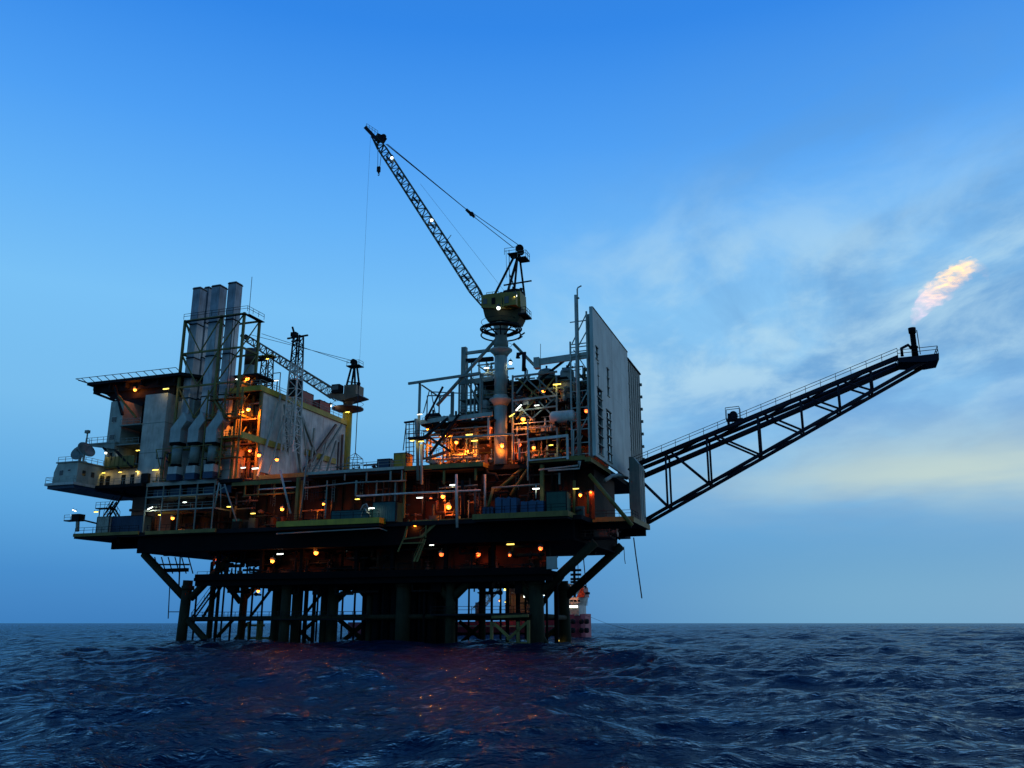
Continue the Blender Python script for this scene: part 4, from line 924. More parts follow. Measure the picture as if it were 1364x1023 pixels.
for _ in range(44):                                  # valves, cabinets and uprights on the module floors
    lf = _ % 2; x = R_.uniform(-29, -18.5) if lf else R_.uniform(-13, -2.4); z = R_.choice((29.3, 36.9)) if lf else R_.choice((29.3, 34.2, 39.1)); v = R_.uniform(1.6, 5)
    if z > 36 and lf: x = max(x, -24)
    if R_.random() < .5: t.part('valve', G().lathe((x, v, z), [(.3, 0), (.3, .8), (.14, .9), (.14, 1.5), (.38, 1.55), (.38, 1.65), (.08, 1.7), (.08, 2.2)], 8), R_.choice(['grey', 'rust', 'olive', 'pale', 'dark']))
    else: w_, h_ = R_.uniform(.5, 1.4), R_.uniform(.7, 1.9); t.part('cabinet', G().box(x, x + w_, v, v + .8, z, z + h_).box(x + .08, x + w_ - .08, v - .05, v - .002, z + .15, z + h_ - .15), R_.choice(['grey', 'duct', 'murk', 'rust', 'olive']))
# right cross-braced frame
V_ = 1.6
for px in (683, 742): post(px, 500, 612, V_, .28, 'grey')
beam((683, 502), (742, 495), V_, .3, 'grey'); beam((683, 534), (742, 527), V_, .3, 'pale'); beam((683, 548), (742, 541), V_, .26, 'grey')
for a, b in (((690, 505), (722, 533)), ((688, 524), (706, 500)), ((715, 503), (741, 528)), ((741, 500), (724, 522)), ((684, 533), (710, 560)), ((712, 533), (688, 558)), ((742, 528), (706, 560)), ((718, 535), (740, 558)), ((702, 505), (735, 535)), ((705, 530), (725, 505))):
    t.part('diagonal_brace', G().bar(P(*a, V_ + random.uniform(-.05, .5)), P(*b, V_ + random.uniform(-.05, .5)), .24), random.choice(['grey', 'olive', 'grey']))
for a, b in (((684, 565), (742, 560)), ((684, 572), (742, 567)), ((684, 580), (704, 578)), ((684, 590), (704, 588)), ((684, 604), (704, 602))): beam(a, b, V_, .14, 'pale')
beam((713, 483), (782, 473), .9, .4, 'pale', h=1.1); t.part('back_wall', G().box(-24.2, -13.2, 12.5, 12.8, 36.95, 46.2), 'murk')
R_ = random.Random(77)
for _ in range(46):                                  # small-bore lines, rails and supports in front of the equipment
    x = R_.uniform(-24, -17.6) if _ % 2 else R_.uniform(-14.2, -2.2); v = R_.uniform(1.9, 6); z = R_.uniform(37.2, 46) if _ % 2 else R_.uniform(34.4, 45)
    L_ = R_.uniform(1.2, 4.2); m_ = R_.choice(['pale', 'grey', 'olive', 'grey', 'white'])
    q = [(x, v, z), (x, v, min(z + L_, 47.5))] if R_.random() < .45 else [(x, v, z), (min(x + L_, -1.8 if x > -15 else -17.4), v, z)]
    t.part('small_pipe', G().path(q, R_.uniform(.05, .10), 6), m_)
for z, m_ in ((38.9, 'pale'), (41.2, 'grey')):
    t.part('landing', G().box(-24, -17.6, 3.2, 7, z, z + .12), 'grey'); t.part('handrail', G().rail([(-24, 3.25, z + .12), (-17.6, 3.25, z + .12)], 1.1, 1.1), m_)
for x in (-24, -21.8, -19.6): t.part('column', G().box(x - .14, x + .14, 3.0, 3.28, 36.9, 45.5), 'grey')
vessel('upright grey vessel half hidden behind the crane column on the open-frame side', (-20.4, 8.5, 36.95), 1.3, 6.4, 'duct')
pipes(t, 26, -22, -17.5, 5, 12, 37.2, 46.5, ['murk', 'duct', 'dark', 'olive', 'murk', 'grey'], seed=47, r=(.1, .3))
pipes(t, 22, -14.5, -2, 6, 13, 37, 45, ['murk', 'dark', 'rust', 'olive', 'murk'], seed=48, r=(.1, .28))
t.part('cap_box', G().box(*sorted((S(712, 480, .9)[0], S(719, 480, .9)[0])), .3, 1.6, S(715, 491, .9)[1], S(715, 477, .9)[1]), 'pale')
beam((720, 505), (760, 474), 2, .35, 'dark'); beam((684, 458), (715, 490), 5, .5, 'grey'); beam((745, 510), (762, 478), 4, .3, 'dark')
# white rectangular frame with lamp
beam((704, 586), (757, 580), -.2, .25, 'white', h=.45); post(704, 586, 613, -.2, .35, 'white'); post(756, 581, 612, -.2, .35, 'white'); beam((704, 613.5), (757, 608.5), -.25, .2, 'white')
t.part('pipe', G().path([P(690, 477, 3), P(690, 472, 3), P(698, 470, 3), P(698, 494, 3)], .42, 10), 'boom')
t.part('pipe', G().path([P(602, 583, -.1), P(640, 581, -.1), P(684, 578, -.1), P(684, 612, -.1)], .22, 8), 'pale')
t.part('pipe', G().path([P(554, 558, -.3), P(556, 592, -.3), P(557, 640, -.3)], .3, 8), 'grey'); t.part('pipe', G().path([P(561, 592, -.3), P(562, 645, -.3)], .25, 8), 'pale')
t.part('pipe', G().path([P(703, 560, -.3), P(703, 640, -.3)], .13, 6), 'pale'); t.part('pipe', G().path([P(691, 585, .4), P(692, 612, .4)], .2, 6), 'pale')
t.part('back_wall', G().box(-30, -17, 12, 12.3, 29.3, 36.6).box(-20.5, -1, 15, 15.3, 29.3, 43.2).box(-13, -1, 14.2, 14.5, 43.4, 45.6), 'rust')
pipes(t, 55, -30, -18, 1.4, 8, 29.5, 36.4, ['rust', 'grey', 'pale', 'olive', 'rust', 'dark'], seed=41)
pipes(t, 18, -21.5, -14, 4.5, 11, 37, 48, ['grey', 'dark', 'pale', 'olive'], seed=42)
pipes(t, 45, -14, -2, 2., 9, 29.5, 43, ['rust', 'grey', 'pale', 'olive', 'dark', 'grey'], seed=43)
pipes(t, 14, -14, -2, 2.5, 12, 42, 45.8, ['grey', 'dark', 'grey', 'olive'], seed=44)
pipes(t, 12, -30, -21, 3, 10, 37, 39.5, ['grey', 'dark', 'black'], seed=45)
for k in range(5):
    t.part('cable_tray', G().box(-30, -18, 1.1 + k * 1.5, 1.6 + k * 1.5, 35.6 - .3 * k, 35.75 - .3 * k), 'grey')
t.part('stair', G().stair(P(600, 600, 1), P(566, 612, 1), .9).stair(P(618, 553, 1.4), P(590, 585, 1.4), .9), 'rust')
beam((597, 557), (556, 590), .4, .4, 'dark'); beam((612, 552), (572, 606), .5, .4, 'dark')
t.part('aerial', G().tube(P(720, 458, 1), P(720, 480, 1), .05), 'grey')
vessel('grey-green upright vessel beside the crane column', (S(645, 545, 4)[0], 4, 36.9), 1.0, 3.4, 'duct')
vessel('dark green upright vessel beside the scaffold tower by the windwall', (S(756, 530, 4)[0], 4, 39.1), 1.2, 5.4, 'duct')
vessel('domed grey vessel on the top level near the windwall', (S(728, 495, 7)[0], 7, 43.4), 1.5, 2.3, 'grey')
vessel('dark drum lying at the open corner frame', (S(577, 553, 3)[0], 3, 36.9), .9, 2.2, 'dark', horizontal=True)
xa, xb = S(732, 560, .6)[0], S(766, 560, .6)[0]
vessel('pale blue insulated drum lying in front of the scaffold tower', ((xa + xb) / 2, 1., S(748, 567, .6)[1]), 1.05, xb - xa - .8, 'white', horizontal=True)
vessel('small pale drum lying on the orange-lit module floor', (S(579, 610, 2)[0], 2., 29.3), .6, 1.6, 'white', horizontal=True)

t = T('ladder_tower', 'dark open ladder cage beside the process module corner', 'ladder', (S(548, 612, -.4)[0], 0, 29.3))
g = G(); 
for px in (541, 545, 551): g.bar(P(px, 562, 0), P(px, 616, 0), .12)
for py in range(566, 614, 6): g.bar(P(540, py, 0), P(552, py - 1, 0), .1)
g.bar(P(539, 563, 0), P(553, 561, 0), .6, .25).bar(P(537, 600, 0), P(541, 565, 0), .12)
t.part('cage', g, 'boom')
t = T('lamp_platform', 'small round-ended dark landing with two yellow lamps under it at the process module corner', 'landing', P(558, 585, -.6))
a, b = S(545, 585, -.6), S(572, 582, -.6)
t.part('floor', G().box(a[0], b[0], -1.2, .2, a[1] - .1, a[1] + .25), 'dark'); t.part('handrail', G().rail([(a[0], -1.1, a[1] + .25), (b[0], -1.1, a[1] + .25)], 1.0, 1.), 'dark'); t.part('bracket', G().bar((b[0], 0, a[1]), (b[0] + 3.5, .5, a[1] - 2.4), .4), 'dark')

# scaffold / pipe tower by the windwall
t = T('scaffold_tower', 'slim pale blue steel tower braced against the windwall edge', 'tower', (-1.5, .8, 29.3))
xa, xb = S(761, 540, .6)[0], S(783, 540, .6)[0]
for x, zt in ((xa, S(761, 455, .6)[1]), (xb + .1, 54.0)):
    t.part('post', G().box(x - .13, x + .13, .5, .76, 29.4, zt), 'pale')
for py in (428, 458, 462, 468, 474, 508, 521, 543, 560, 572, 590, 605): t.part('rung', G().bar((xa, .62, S(772, py, .6)[1]), (xb, .62, S(772, py, .6)[1] + .05), .15), 'pale')
for a, b in (((762, 458), (781, 418)), ((771, 460), (782, 440)), ((762, 560), (783, 520)), ((764, 590), (783, 555)), ((764, 466), (780, 490)), ((762, 610), (776, 580))): t.part('brace', G().bar(P(*a, .68), P(*b, .68), .16), 'pale')
for px in (764, 773): t.part('post', G().bar(P(px, 572, .3), P(px, 612, .3), .2), 'pale')
t = T('vent_pipe', 'thick plain pale vent pipe rising beside the windwall', 'pipe', (S(768, 540, .2)[0], .2, 29.4), 'vent pipes by the windwall')
x = S(767.5, 440, .2)[0]; t.part('stem', G().tube((x, .2, 29.4), (x, .2, S(767, 393, .2)[1]), .24, 10), 'pale'); t.part('clamp', G().box(x - .3, x + .3, 0, .5, 46, 46.3).box(x - .3, x + .3, 0, .5, 38, 38.3), 'grey')
t = T('vent_pipe', 'thinner vent pipe with hooked top, the tallest beside the windwall', 'pipe', (S(770, 540, .3)[0], .3, 29.4), 'vent pipes by the windwall')
x = S(770, 440, .3)[0]; zt = S(770, 383, .3)[1]; t.part('stem', G().path([(x, .3, 29.4), (x, .3, zt - .3), (x + .15, .3, zt), (x + .75, .3, zt + .25)], .13, 8), 'pale'); t.part('clamp', G().box(x - .5, x + .3, .1, .5, zt - 2, zt - 1.8), 'grey')

# ================================================================ WINDWALL
def holed(g, x0, x1, v0, v1, z0, z1, holes):
    vs = sorted({v0, v1, *[h[0] for h in holes], *[h[1] for h in holes]}); zs = sorted({z0, z1, *[h[2] for h in holes], *[h[3] for h in holes]})
    inh = lambda v, z: any(h[0] < v < h[1] and h[2] < z < h[3] for h in holes) or not (v0 < v < v1 and z0 < z < z1)
    for i in range(len(vs) - 1):
        for j in range(len(zs) - 1):
            a, b, c, d = vs[i], vs[i + 1], zs[j], zs[j + 1]; mv, mz = (a + b) / 2, (c + d) / 2
            if inh(mv, mz): continue
            for x in (x0, x1): g.add([(x, a, c), (x, b, c), (x, b, d), (x, a, d)], [(0, 1, 2, 3)])
            e = .001
            if inh(a - e, mz): g.add([(x0, a, c), (x1, a, c), (x1, a, d), (x0, a, d)], [(0, 1, 2, 3)])
            if inh(b + e, mz): g.add([(x0, b, c), (x1, b, c), (x1, b, d), (x0, b, d)], [(0, 1, 2, 3)])
            if inh(mv, c - e): g.add([(x0, a, c), (x1, a, c), (x1, b, c), (x0, b, c)], [(0, 1, 2, 3)])
            if inh(mv, d + e): g.add([(x0, a, d), (x1, a, d), (x1, b, d), (x0, b, d)], [(0, 1, 2, 3)])
    return g
t = T('windwall', 'huge plain blue-grey windwall with window slots closing the platform end', 'wall', (.8, 2, 29.3))
holes = [(1.9, 3.4, 46.0, 48.2), (2.9, 3.5, 39., 45.5), (9.6, 11., 41.5, 46.5), (2.3, 5.6, 30.0, 41.2), (8.4, 11.8, 29.9, 38.8)]
ww = t.part('panel', holed(G(), .75, 1.1, .4, 27.6, 29.3, 54.5, holes), 'blue')
g = G()
for v, z_ in ((6.9, 41.4), (14., 29.35), (20.8, 29.35)): g.box(1.101, 1.112, v - .02, v + .02, z_, 54.45)
for z_ in (42.2, 48.6): g.box(1.101, 1.11, 11.9, 27.5, z_, z_ + .04)
t.part('panel_joint', g, 'blue', ww)
t.part('front_edge', G().box(.6, 1.18, .1, .397, 29.3, 54.6), 'blue', ww)
for n_, (a, b, z0, z1, k) in enumerate(((2.3, 5.6, 30., 41.2, 7), (8.4, 11.8, 29.9, 38.8, 6), (1.9, 3.4, 46., 48.2, 2), (2.9, 3.5, 39.0, 45.5, 3), (9.6, 11., 41.5, 46.5, 3))):
    w = t.part('window', G().box(.55, .7, a + .002, b - .002, z0, z1), 'glass')
    g = G()
    for i in range(k + 1): z = z0 + (z1 - z0) * i / k; g.box(.9, 1.25, a - .1, b + .1, z - .08, z + .08)
    t.part('frame', g, 'clad2', w)
p2 = t.part('panel', G().box(.5, .95, 27.62, 40, 24., 53.2), 'clad2', None, 'darker ribbed panel at the far end')
g = G()
for i in range(9): z = 30 + i * 2.6; g.box(.96, 1.35, 39.5, 40.1, z, z + .5); g.box(.952, 1.15, 28.2, 28.6, z, z + .4)
for i in range(6): v = 29 + i * 2; g.box(.951, 1.06, v, v + .25, 27., 53.)
t.part('rib', g, 'clad2', p2)
t.part('top_cap', G().box(.3, 1.2, 27.61, 40.1, 53.22, 53.5).box(.7, 1.2, .4, 27.6, 54.51, 54.65), 'dark')
t.part('framing', G().box(-.3, .3, 2, 2.5, 29.3, 54).box(-.3, .3, 12, 12.5, 29.3, 54).box(-.3, .3, 22, 22.5, 29.3, 54).box(-.3, .3, 2.51, 27, 45, 45.4).box(-.3, .3, 2.51, 27, 37, 37.4), 'grey')
t = T('duct_tower', 'green-grey cladding box standing on the lower deck where the flare boom begins', 'casing', (3.6, 14, 20.))
a = E(840, 686, 3.0)
t.part('casing', G().prism([(3.2, 20.05), (5.0, 20.05), (5.0, 30.2), (3.9, 31.6), (3.2, 31.6)], 'v', 15.5, 20), 'clad2')
t.part('rib', G().box(5.002, 5.1, 16.5, 16.7, 20.05, 30.1), 'blue'); t.part('rib', G().box(5.002, 5.1, 18.2, 18.4, 20.05, 30.1), 'blue')

# ================================================================ FLARE BOOM
VF0, VF1 = 20.5, 24.5
t = T('flare_boom', 'long dark lattice flare boom slanting up and out over the sea', 'boom', (4, 22, 24))
def fp(px, py, v): return V3(P(px, py, v))
tipT0 = fp(1196, 477, VF0)
T0 = [fp(845, 621, VF0), tipT0]; B0 = [fp(832, 708, VF0), fp(1232, 481, VF0)]
off = V3((0, VF1 - VF0, 0))
T1 = [q + off for q in T0]; B1 = [q + off for q in B0]
for (a, b), r in ((T0, .38), (T1, .38), (B0, .32), (B1, .32)): t.part('chord', G().tube(a, b, r, 10), 'boom')
tp = lambda c, f: c[0].lerp(c[1], f)
def tpx(c, x):
    f = (x - c[0].x) / (c[1].x - c[0].x); return c[0].lerp(c[1], f)
xs = [S(px, py, VF0)[0] for px, py in ((887, 620), (942, 600), (1010, 570), (1067, 545), (1117, 520), (1161, 505))]
for i, x in enumerate(xs):
    for Tc, Bc in ((T0, B0), (T1, B1)):
        a, b = tpx(Tc, x), tpx(Bc, x)
        t.part('post', G().tube(a, b, .19, 8), 'boom')
        if i < 5: t.part('diagonal', G().tube(tpx(Tc, x + (xs[i + 1] - x) * .12), tpx(Bc, xs[i + 1]), .19, 8), 'boom')
        if i == 0: t.part('diagonal', G().tube(tpx(Tc, 2.), b, .19, 8), 'boom')
    t.part('cross_member', G().tube(tpx(T0, x), tpx(T1, x), .15, 8), 'boom'); t.part('cross_member', G().tube(tpx(B0, x), tpx(B1, x), .15, 8), 'boom')
    if i < 5:
        t.part('lateral', G().tube(tpx(B0, x), tpx(B1, xs[i + 1]), .16, 8), 'boom'); t.part('lateral', G().tube(tpx(T1, x), tpx(T0, xs[i + 1]), .16, 8), 'boom')
t.part('lateral', G().tube(tpx(B1, -1.), tpx(B0, xs[0]), .16, 8), 'boom')
wa, wb = T0[0] + V3((0, .1, .42)), T0[1] + V3((0, .1, .42))
wkb = t.part('walkway', G().bar(wa, wb, .8, .14), 'boom')
t.part('handrail', G().rail([wa + V3((0, -.35, .1)), wb + V3((0, -.35, .1))], 1.15, 2.6, .055), 'boom', wkb)
t.part('flare_line', G().tube(T0[0] + V3((0, 2., -2.0)), T0[1] + V3((0, 2, -1.1)), .48, 10), 'boom'); t.part('fuel_line', G().tube(T0[0] + V3((0, 3.0, -.2)), T0[1] + V3((0, 3., -.2)), .3, 8), 'boom')
e0, e1 = S(1196, 478, VF0)[0], S(1250, 470, VF0)[0]; ze = S(1222, 475, VF0)[1]
pf = t.part('tip_platform', G().prism([(e0, ze - .1), (e1, ze + .1), (e1 - .1, ze - 1.), (e1 - 2., ze - 1.2), (e0, ze - .8)], 'v', VF0 - .6, VF1 + .6), 'boom')
t.part('handrail', G().rail([(e0, VF0 - .5, ze), (e1 - .1, VF0 - .5, ze + .1), (e1 - .1, VF1 + .5, ze + .1), (e0, VF1 + .5, ze)], 1.3, 2.2, .06), 'boom', pf)
fx, fz = S(1219, 473, 22.5); fz2 = S(1215, 437, 22.5)[1]
t.part('flare_tip', G().lathe((fx, 22.5, fz), [(.55, -.4), (.5, 1.2), (.62, 1.25), (.62, 1.5), (.45, 1.6), (.45, fz2 - fz - 1.), (.6, fz2 - fz - .9), (.62, fz2 - fz)], 14), 'black')
t.part('pilot_line', G().path([(fx - 2., 22.5, fz), (fx - 2., 22.5, fz + 1.4), (fx - .9, 22.5, fz + 1.9), (fx - .4, 22.5, fz + 1.2)], .28, 8).tube((fx + .8, 22.3, fz), (fx + .7, 22.3, fz2 - .5), .07), 'boom')
c = tpx(T0, S(979, 565, VF0)[0])
t = T('winch_skid', 'small dark winch skid in an open cage on top of the flare boom', 'winch', (c.x, c.y + .6, c.z + .4))
t.part('base', G().box(c.x - 1.5, c.x + 1.4, c.y, c.y + 1.6, c.z + .9, c.z + 1.2).box(c.x - 1.3, c.x - 1., c.y, c.y + 1.6, c.z - .4, c.z + .9), 'boom'); t.part('drum', G().tube((c.x - .2, c.y + .2, c.z + 1.9), (c.x - .2, c.y + 1.4, c.z + 1.9), .7, 12).box(c.x - 1.2, c.x - .6, c.y + .2, c.y + 1.3, c.z + 1.2, c.z + 2.2), 'boom')
g = G()
for x in (c.x - 1.5, c.x + .9):
    for v in (c.y, c.y + 1.6): g.bar((x, v, c.z + 1.2), (x, v, c.z + 3.2), .1)
for v in (c.y, c.y + 1.6): g.bar((c.x - 1.5, v, c.z + 3.2), (c.x + .9, v, c.z + 3.3), .1)
t.part('cage', g, 'boom')

# flame
def flame():
    R = random.Random(3)
    cl = [(1216, 433, 2.5), (1219, 425, 6), (1226, 412, 10.5), (1237, 399, 14), (1250, 386, 16), (1263, 375, 16), (1276, 366, 15), (1285, 360, 13), (1295, 354, 10), (1304, 356, 8), (1312, 362, 6), (1316, 373, 1.5)]
    fine = []
    for (x0, y0, r0), (x1, y1, r1) in zip(cl[:-1], cl[1:]):
        for q in range(3): fine.append((x0 + (x1 - x0) * q / 3, y0 + (y1 - y0) * q / 3, r0 + (r1 - r0) * q / 3))
    cl = fine + [cl[-1]]
    g = G(); n = 18; vs = []; v0 = 22.5
    for i, (px, py, r) in enumerate(cl):
        c = V3(P(px, py, v0)); a = V3(P(*cl[max(0, i - 1)][:2], v0)); b = V3(P(*cl[min(len(cl) - 1, i + 1)][:2], v0))
        d, u, w = _frame(b - a); rr = r * .14
        for j in range(n):
            k = rr * R.uniform(.72, 1.28); vs.append(c + (u * math.cos(2 * math.pi * j / n) + w * math.sin(2 * math.pi * j / n)) * k)
    L = len(cl)
    g.add(vs, [(i * n + j, i * n + (j + 1) % n, (i + 1) * n + (j + 1) % n, (i + 1) * n + j) for i in range(L - 1) for j in range(n)] + [tuple(range(n))[::-1], tuple((L - 1) * n + j for j in range(n))], True)
    m = bpy.data.materials.new('gas_flame'); m.use_nodes = True; nt = m.node_tree; N = nt.nodes; Lk = nt.links
    N.remove(N['Principled BSDF'])
    tc = N.new('ShaderNodeTexCoord'); base = P(1216, 433, v0)
    sep = N.new('ShaderNodeSeparateXYZ'); Lk.new(tc.outputs['Object'], sep.inputs[0])
    def math_(op, a, b=None, c=None):
        q = N.new('ShaderNodeMath'); q.operation = op
        for i, z in enumerate((a, b, c)):
            if z is None: continue
            if isinstance(z, (int, float)): q.inputs[i].default_value = z
            else: Lk.new(z, q.inputs[i])
        return q.outputs[0]
    noise = N.new('ShaderNodeTexNoise'); nset(noise, 'Scale', .7); nset(noise, 'Detail', 6.); nset(noise, 'Roughness', .6); nset(noise, 'Distortion', .8)
    mp = N.new('ShaderNodeMapping'); mp.inputs['Rotation'].default_value = (0, math.radians(40), 0); mp.inputs['Scale'].default_value = (.6, 1.1, 1.5)
    Lk.new(tc.outputs['Object'], mp.inputs[0]); Lk.new(mp.outputs[0], noise.inputs['Vector'])
    dens = N.new('ShaderNodeMapRange'); nset(dens, 1, .47); nset(dens, 2, .62); nset(dens, 3, 0.); nset(dens, 4, 1.); Lk.new(noise.outputs[0], dens.inputs[0])
    # hotness: along the plume and on its upwind (upper) edge
    along = math_('MULTIPLY_ADD', sep.outputs[0], .06, math_('MULTIPLY', sep.outputs[2], .055))
    upper = math_('SUBTRACT', math_('MULTIPLY', sep.outputs[2], 1.), math_('MULTIPLY', sep.outputs[0], .86))
    hot = N.new('ShaderNodeMapRange'); nset(hot, 1, .25); nset(hot, 2, .85); nset(hot, 3, 0.); nset(hot, 4, 1.); Lk.new(along, hot.inputs[0])
    uh = N.new('ShaderNodeMapRange'); nset(uh, 1, -1.6); nset(uh, 2, 1.6); nset(uh, 3, .1); nset(uh, 4, 1.); Lk.new(upper, uh.inputs[0])
    core = math_('MULTIPLY', math_('MULTIPLY', hot.outputs[0], uh.outputs[0]), dens.outputs[0])
    cool = math_('MULTIPLY_ADD', hot.outputs[0], -.16, .19)
    s1 = math_('MULTIPLY_ADD', core, .5, math_('MULTIPLY', cool, math_('MULTIPLY_ADD', dens.outputs[0], 1.0, .3)))
    colr = N.new('ShaderNodeMix'); colr.data_type = 'RGBA'; colr.inputs[6].default_value = (1., .36, .36, 1); colr.inputs[7].default_value = (1., .50, .15, 1)
    cf = N.new('ShaderNodeMapRange'); nset(cf, 1, 0.); nset(cf, 2, .4); Lk.new(core, cf.inputs[0]); Lk.new(cf.outputs[0], colr.inputs[0])
    em = N.new('ShaderNodeEmission'); Lk.new(colr.outputs[2], em.inputs[0]); Lk.new(s1, em.inputs[1])
    ab = N.new('ShaderNodeVolumeAbsorption'); nset(ab, 'Color', (1., .78, .4, 1)); Lk.new(math_('MULTIPLY_ADD', core, .38, .03), ab.inputs['Density'])
    adds = N.new('ShaderNodeAddShader'); Lk.new(em.outputs[0], adds.inputs[0]); Lk.new(ab.outputs[0], adds.inputs[1])
    Lk.new(adds.outputs[0], N['Material Output'].inputs['Volume'])
    o = single('gas_flame', g, m, 'pink and yellow gas flame blown sideways above the flare tip', 'flame', base)
    bm = bmesh.new(); bm.from_mesh(o.data); bmesh.ops.recalc_face_normals(bm, faces=bm.faces); bm.to_mesh(o.data); bm.free()
flame()

# ================================================================ DECK CARGO
def ctn(px0, px1, py0, py1, v, d, m, name, label, zb=None, cat='container', group=None):
    x0 = S(px0, py1, v)[0]; x1 = S(px1, py1, v)[0]; z0 = S((px0 + px1) / 2, py1, v)[1] if zb is None else zb; z1 = S((px0 + px1) / 2, py0, v)[1]
    return container(name, label, x0, x1, v, v + d, z0, z1, m, cat, group)
ctn(524, 541, 603, 618, 1.2, 2.6, 'yellow', 'cargo_container', 'small yellow container on the upper deck next to the process module', 29.15)
ctn(502, 519, 611, 619, 2.5, 2.4, 'bluep', 'cargo_basket', 'dark blue cargo basket on the upper deck beside the yellow container', 29.22, 'basket')
ctn(495, 527, 668, 690, 0., 3, 'teal', 'cargo_container', 'tall teal container at the corner of the bright yellow-edged platform', 20.02)
ctn(440, 492, 679, 692, -.9, 2.4, 'teal', 'cargo_container', 'long low teal cargo tray on the bright yellow-edged platform', 20.02)
ctn(727, 755, 654, 680, -1.2, 2.8, 'green', 'cargo_container', 'dark green container beside the olive column under the windwall', 20.02)
ctn(128, 145, 688, 700, .6, 2.4, 'pale', 'cargo_container', 'pale box tank at the far end of the lower deck below the radio cabin', 20.02, 'tank')
ctn(147, 190, 687, 702, 1.2, 2.4, 'bluep', 'cargo_container', 'long dark blue container next to the pale box tank', 20.02)
def bundle(px0, px1, pyt, label, m):
    x0, x1 = S(px0, 680, -1.4)[0], S(px1, 680, -1.4)[0]; z1 = S(px0, pyt, -1.4)[1]
    t = T('covered_load', label, 'cargo', ((x0 + x1) / 2, -.6, 20.), 'covered loads on the lower deck')
    w = (x1 - x0); R = random.Random(int(px0)); top = [(x0 + w * i / 8, z1 - (.15 if i in (0, 8) else R.uniform(-.12, .25))) for i in range(9)]
    t.part('tarpaulin', G().prism([(x0, 20.25)] + top + [(x1, 20.25)], 'v', -1.5, .4), m)
    t.part('strap', G().box(x0 + w * .3, x0 + w * .3 + .12, -1.56, -1.502, 20.25, z1 - .3).box(x0 + w * .7, x0 + w * .7 + .12, -1.56, -1.502, 20.25, z1 - .3), 'dark')
    t.part('pallet', G().box(x0, x1, -1.5, .4, 20.02, 20.24), 'olive')
bundle(660, 688, 663, 'bigger blue sheeted load on the lower deck below the crane column', 'tarp')
bundle(694, 724, 667, 'lower bright blue sheeted load next to the dark green container', 'tarp')
bundle(643, 657, 675, 'smallest dark blue bundle at the white standpipe on the lower deck', 'bluep')
t = T('hose_reel', 'pale hose tangle hung on a frame beside the tall teal container', 'hose', P(486, 686, -1.))
t.part('hose', G().path([P(480, 680, -1.2), P(484, 673, -1.2), P(488, 671, -1.2), P(491, 678, -1.2), P(493, 684, -1.2), P(489, 683, -1.2), P(486, 677, -1.2)], .13, 6), 'pale'); t.part('frame', G().bar(P(481, 688, -1), P(486, 672, -1), .12).bar(P(493, 688, -1), P(486, 672, -1), .12), 'grey')
# life raft davit at far end
t = T('liferaft_davit', 'dark davit with a small railed platform at the far tip of the lower deck', 'davit', P(103, 708, .6))
t.part('post', G().bar(P(103, 708, .6), P(104, 686, .6), .5), 'grey'); t.part('head', G().box(*sorted((S(98, 690, .6)[0], S(108, 690, .6)[0])), 0, 1.6, S(103, 694, .6)[1], S(103, 685, .6)[1]), 'dark')
t.part('platform', G().box(S(88, 694, .6)[0], S(100, 694, .6)[0], 0., 1.4, S(94, 694.5, .6)[1], S(94, 693, .6)[1]), 'dark'); xq = S(88, 694, .6)[0]; zq = S(94, 693, .6)[1]
t.part('handrail', G().rail([(xq, 0.05, zq), (xq + 1.6, .05, zq)], 1., .8), 'grey'); t.part('arm', G().bar(P(107, 692, .6), P(132, 698, 1.), .3), 'dark')
t = T('access_stair', 'short dark stair with railed landing beneath the radio cabin', 'stair', P(145, 690, 2))
t.part('stair', G().stair(P(140, 688, 2), P(153, 668, 2), .9).stair(P(157, 688, 3), P(150, 676, 3), .9), 'dark'); xq, zq = S(129, 677, 2); t.part('landing', G().box(xq, xq + 3.4, 1.6, 3., zq - .2, zq), 'dark'); t.part('handrail', G().rail([(xq, 1.65, zq), (xq + 3.4, 1.65, zq)], 1.1, 1.1), 'grey')
t.part('leg', G().bar((xq + .3, 2.5, 20), (xq + .3, 2.5, zq), .15).bar((xq + 3., 2.5, 20), (xq + 3., 2.5, zq), .15), 'dark')
t = T('process_vessel', 'red-brown machinery block in shade under the accommodation block', 'machinery', (-91, 5, 20.))
t.part('body', G().box(-95, -88.3, 5, 9, 20.02, 27.6), 'rust'); t.part('pipe', G().path([(-95, 4.6, 25), (-88.5, 4.6, 25), (-88.5, 4.6, 21)], .3), 'rust'); t.part('pipe', G().path([(-94, 4.6, 22), (-91, 4.6, 22), (-91, 4.6, 27)], .25), 'dark')

# ================================================================ SHIP BEHIND
t = T('supply_ship', 'pink-red supply ship with white superstructure moored behind the platform legs', 'ship', (-30, 58, 0))
SV = 56.
def sp(px, py): return S(px, py, SV)
xr = S(782, 830, SV + 5)[0]
def hullring(x, w, zt): return [(x, SV + 6 - w, zt), (x, SV + 6 - w * .96, 1.2), (x, SV + 6 - w * .8, -1.5), (x, SV + 6 + w * .8, -1.5), (x, SV + 6 + w * .96, 1.2), (x, SV + 6 + w, zt)]
secs = [(-75, 4.5, 3.6), (-70, 6, 3.6), (-30, 6.2, 3.8), (-22, 6.1, 5.0), (xr - 2.5, 5.2, 5.2), (xr - .6, 3.9, 5.3), (xr, 2.6, 5.4)]
vs = [p for s_ in secs for p in hullring(*s_)]
hl = t.part('hull', G().add(vs, [(i * 6 + j, i * 6 + (j + 1) % 6, (i + 1) * 6 + (j + 1) % 6, (i + 1) * 6 + j) for i in range(len(secs) - 1) for j in range(6)] + [(0, 1, 2, 3, 4, 5), tuple(36 + j for j in range(6))]), 'hull')
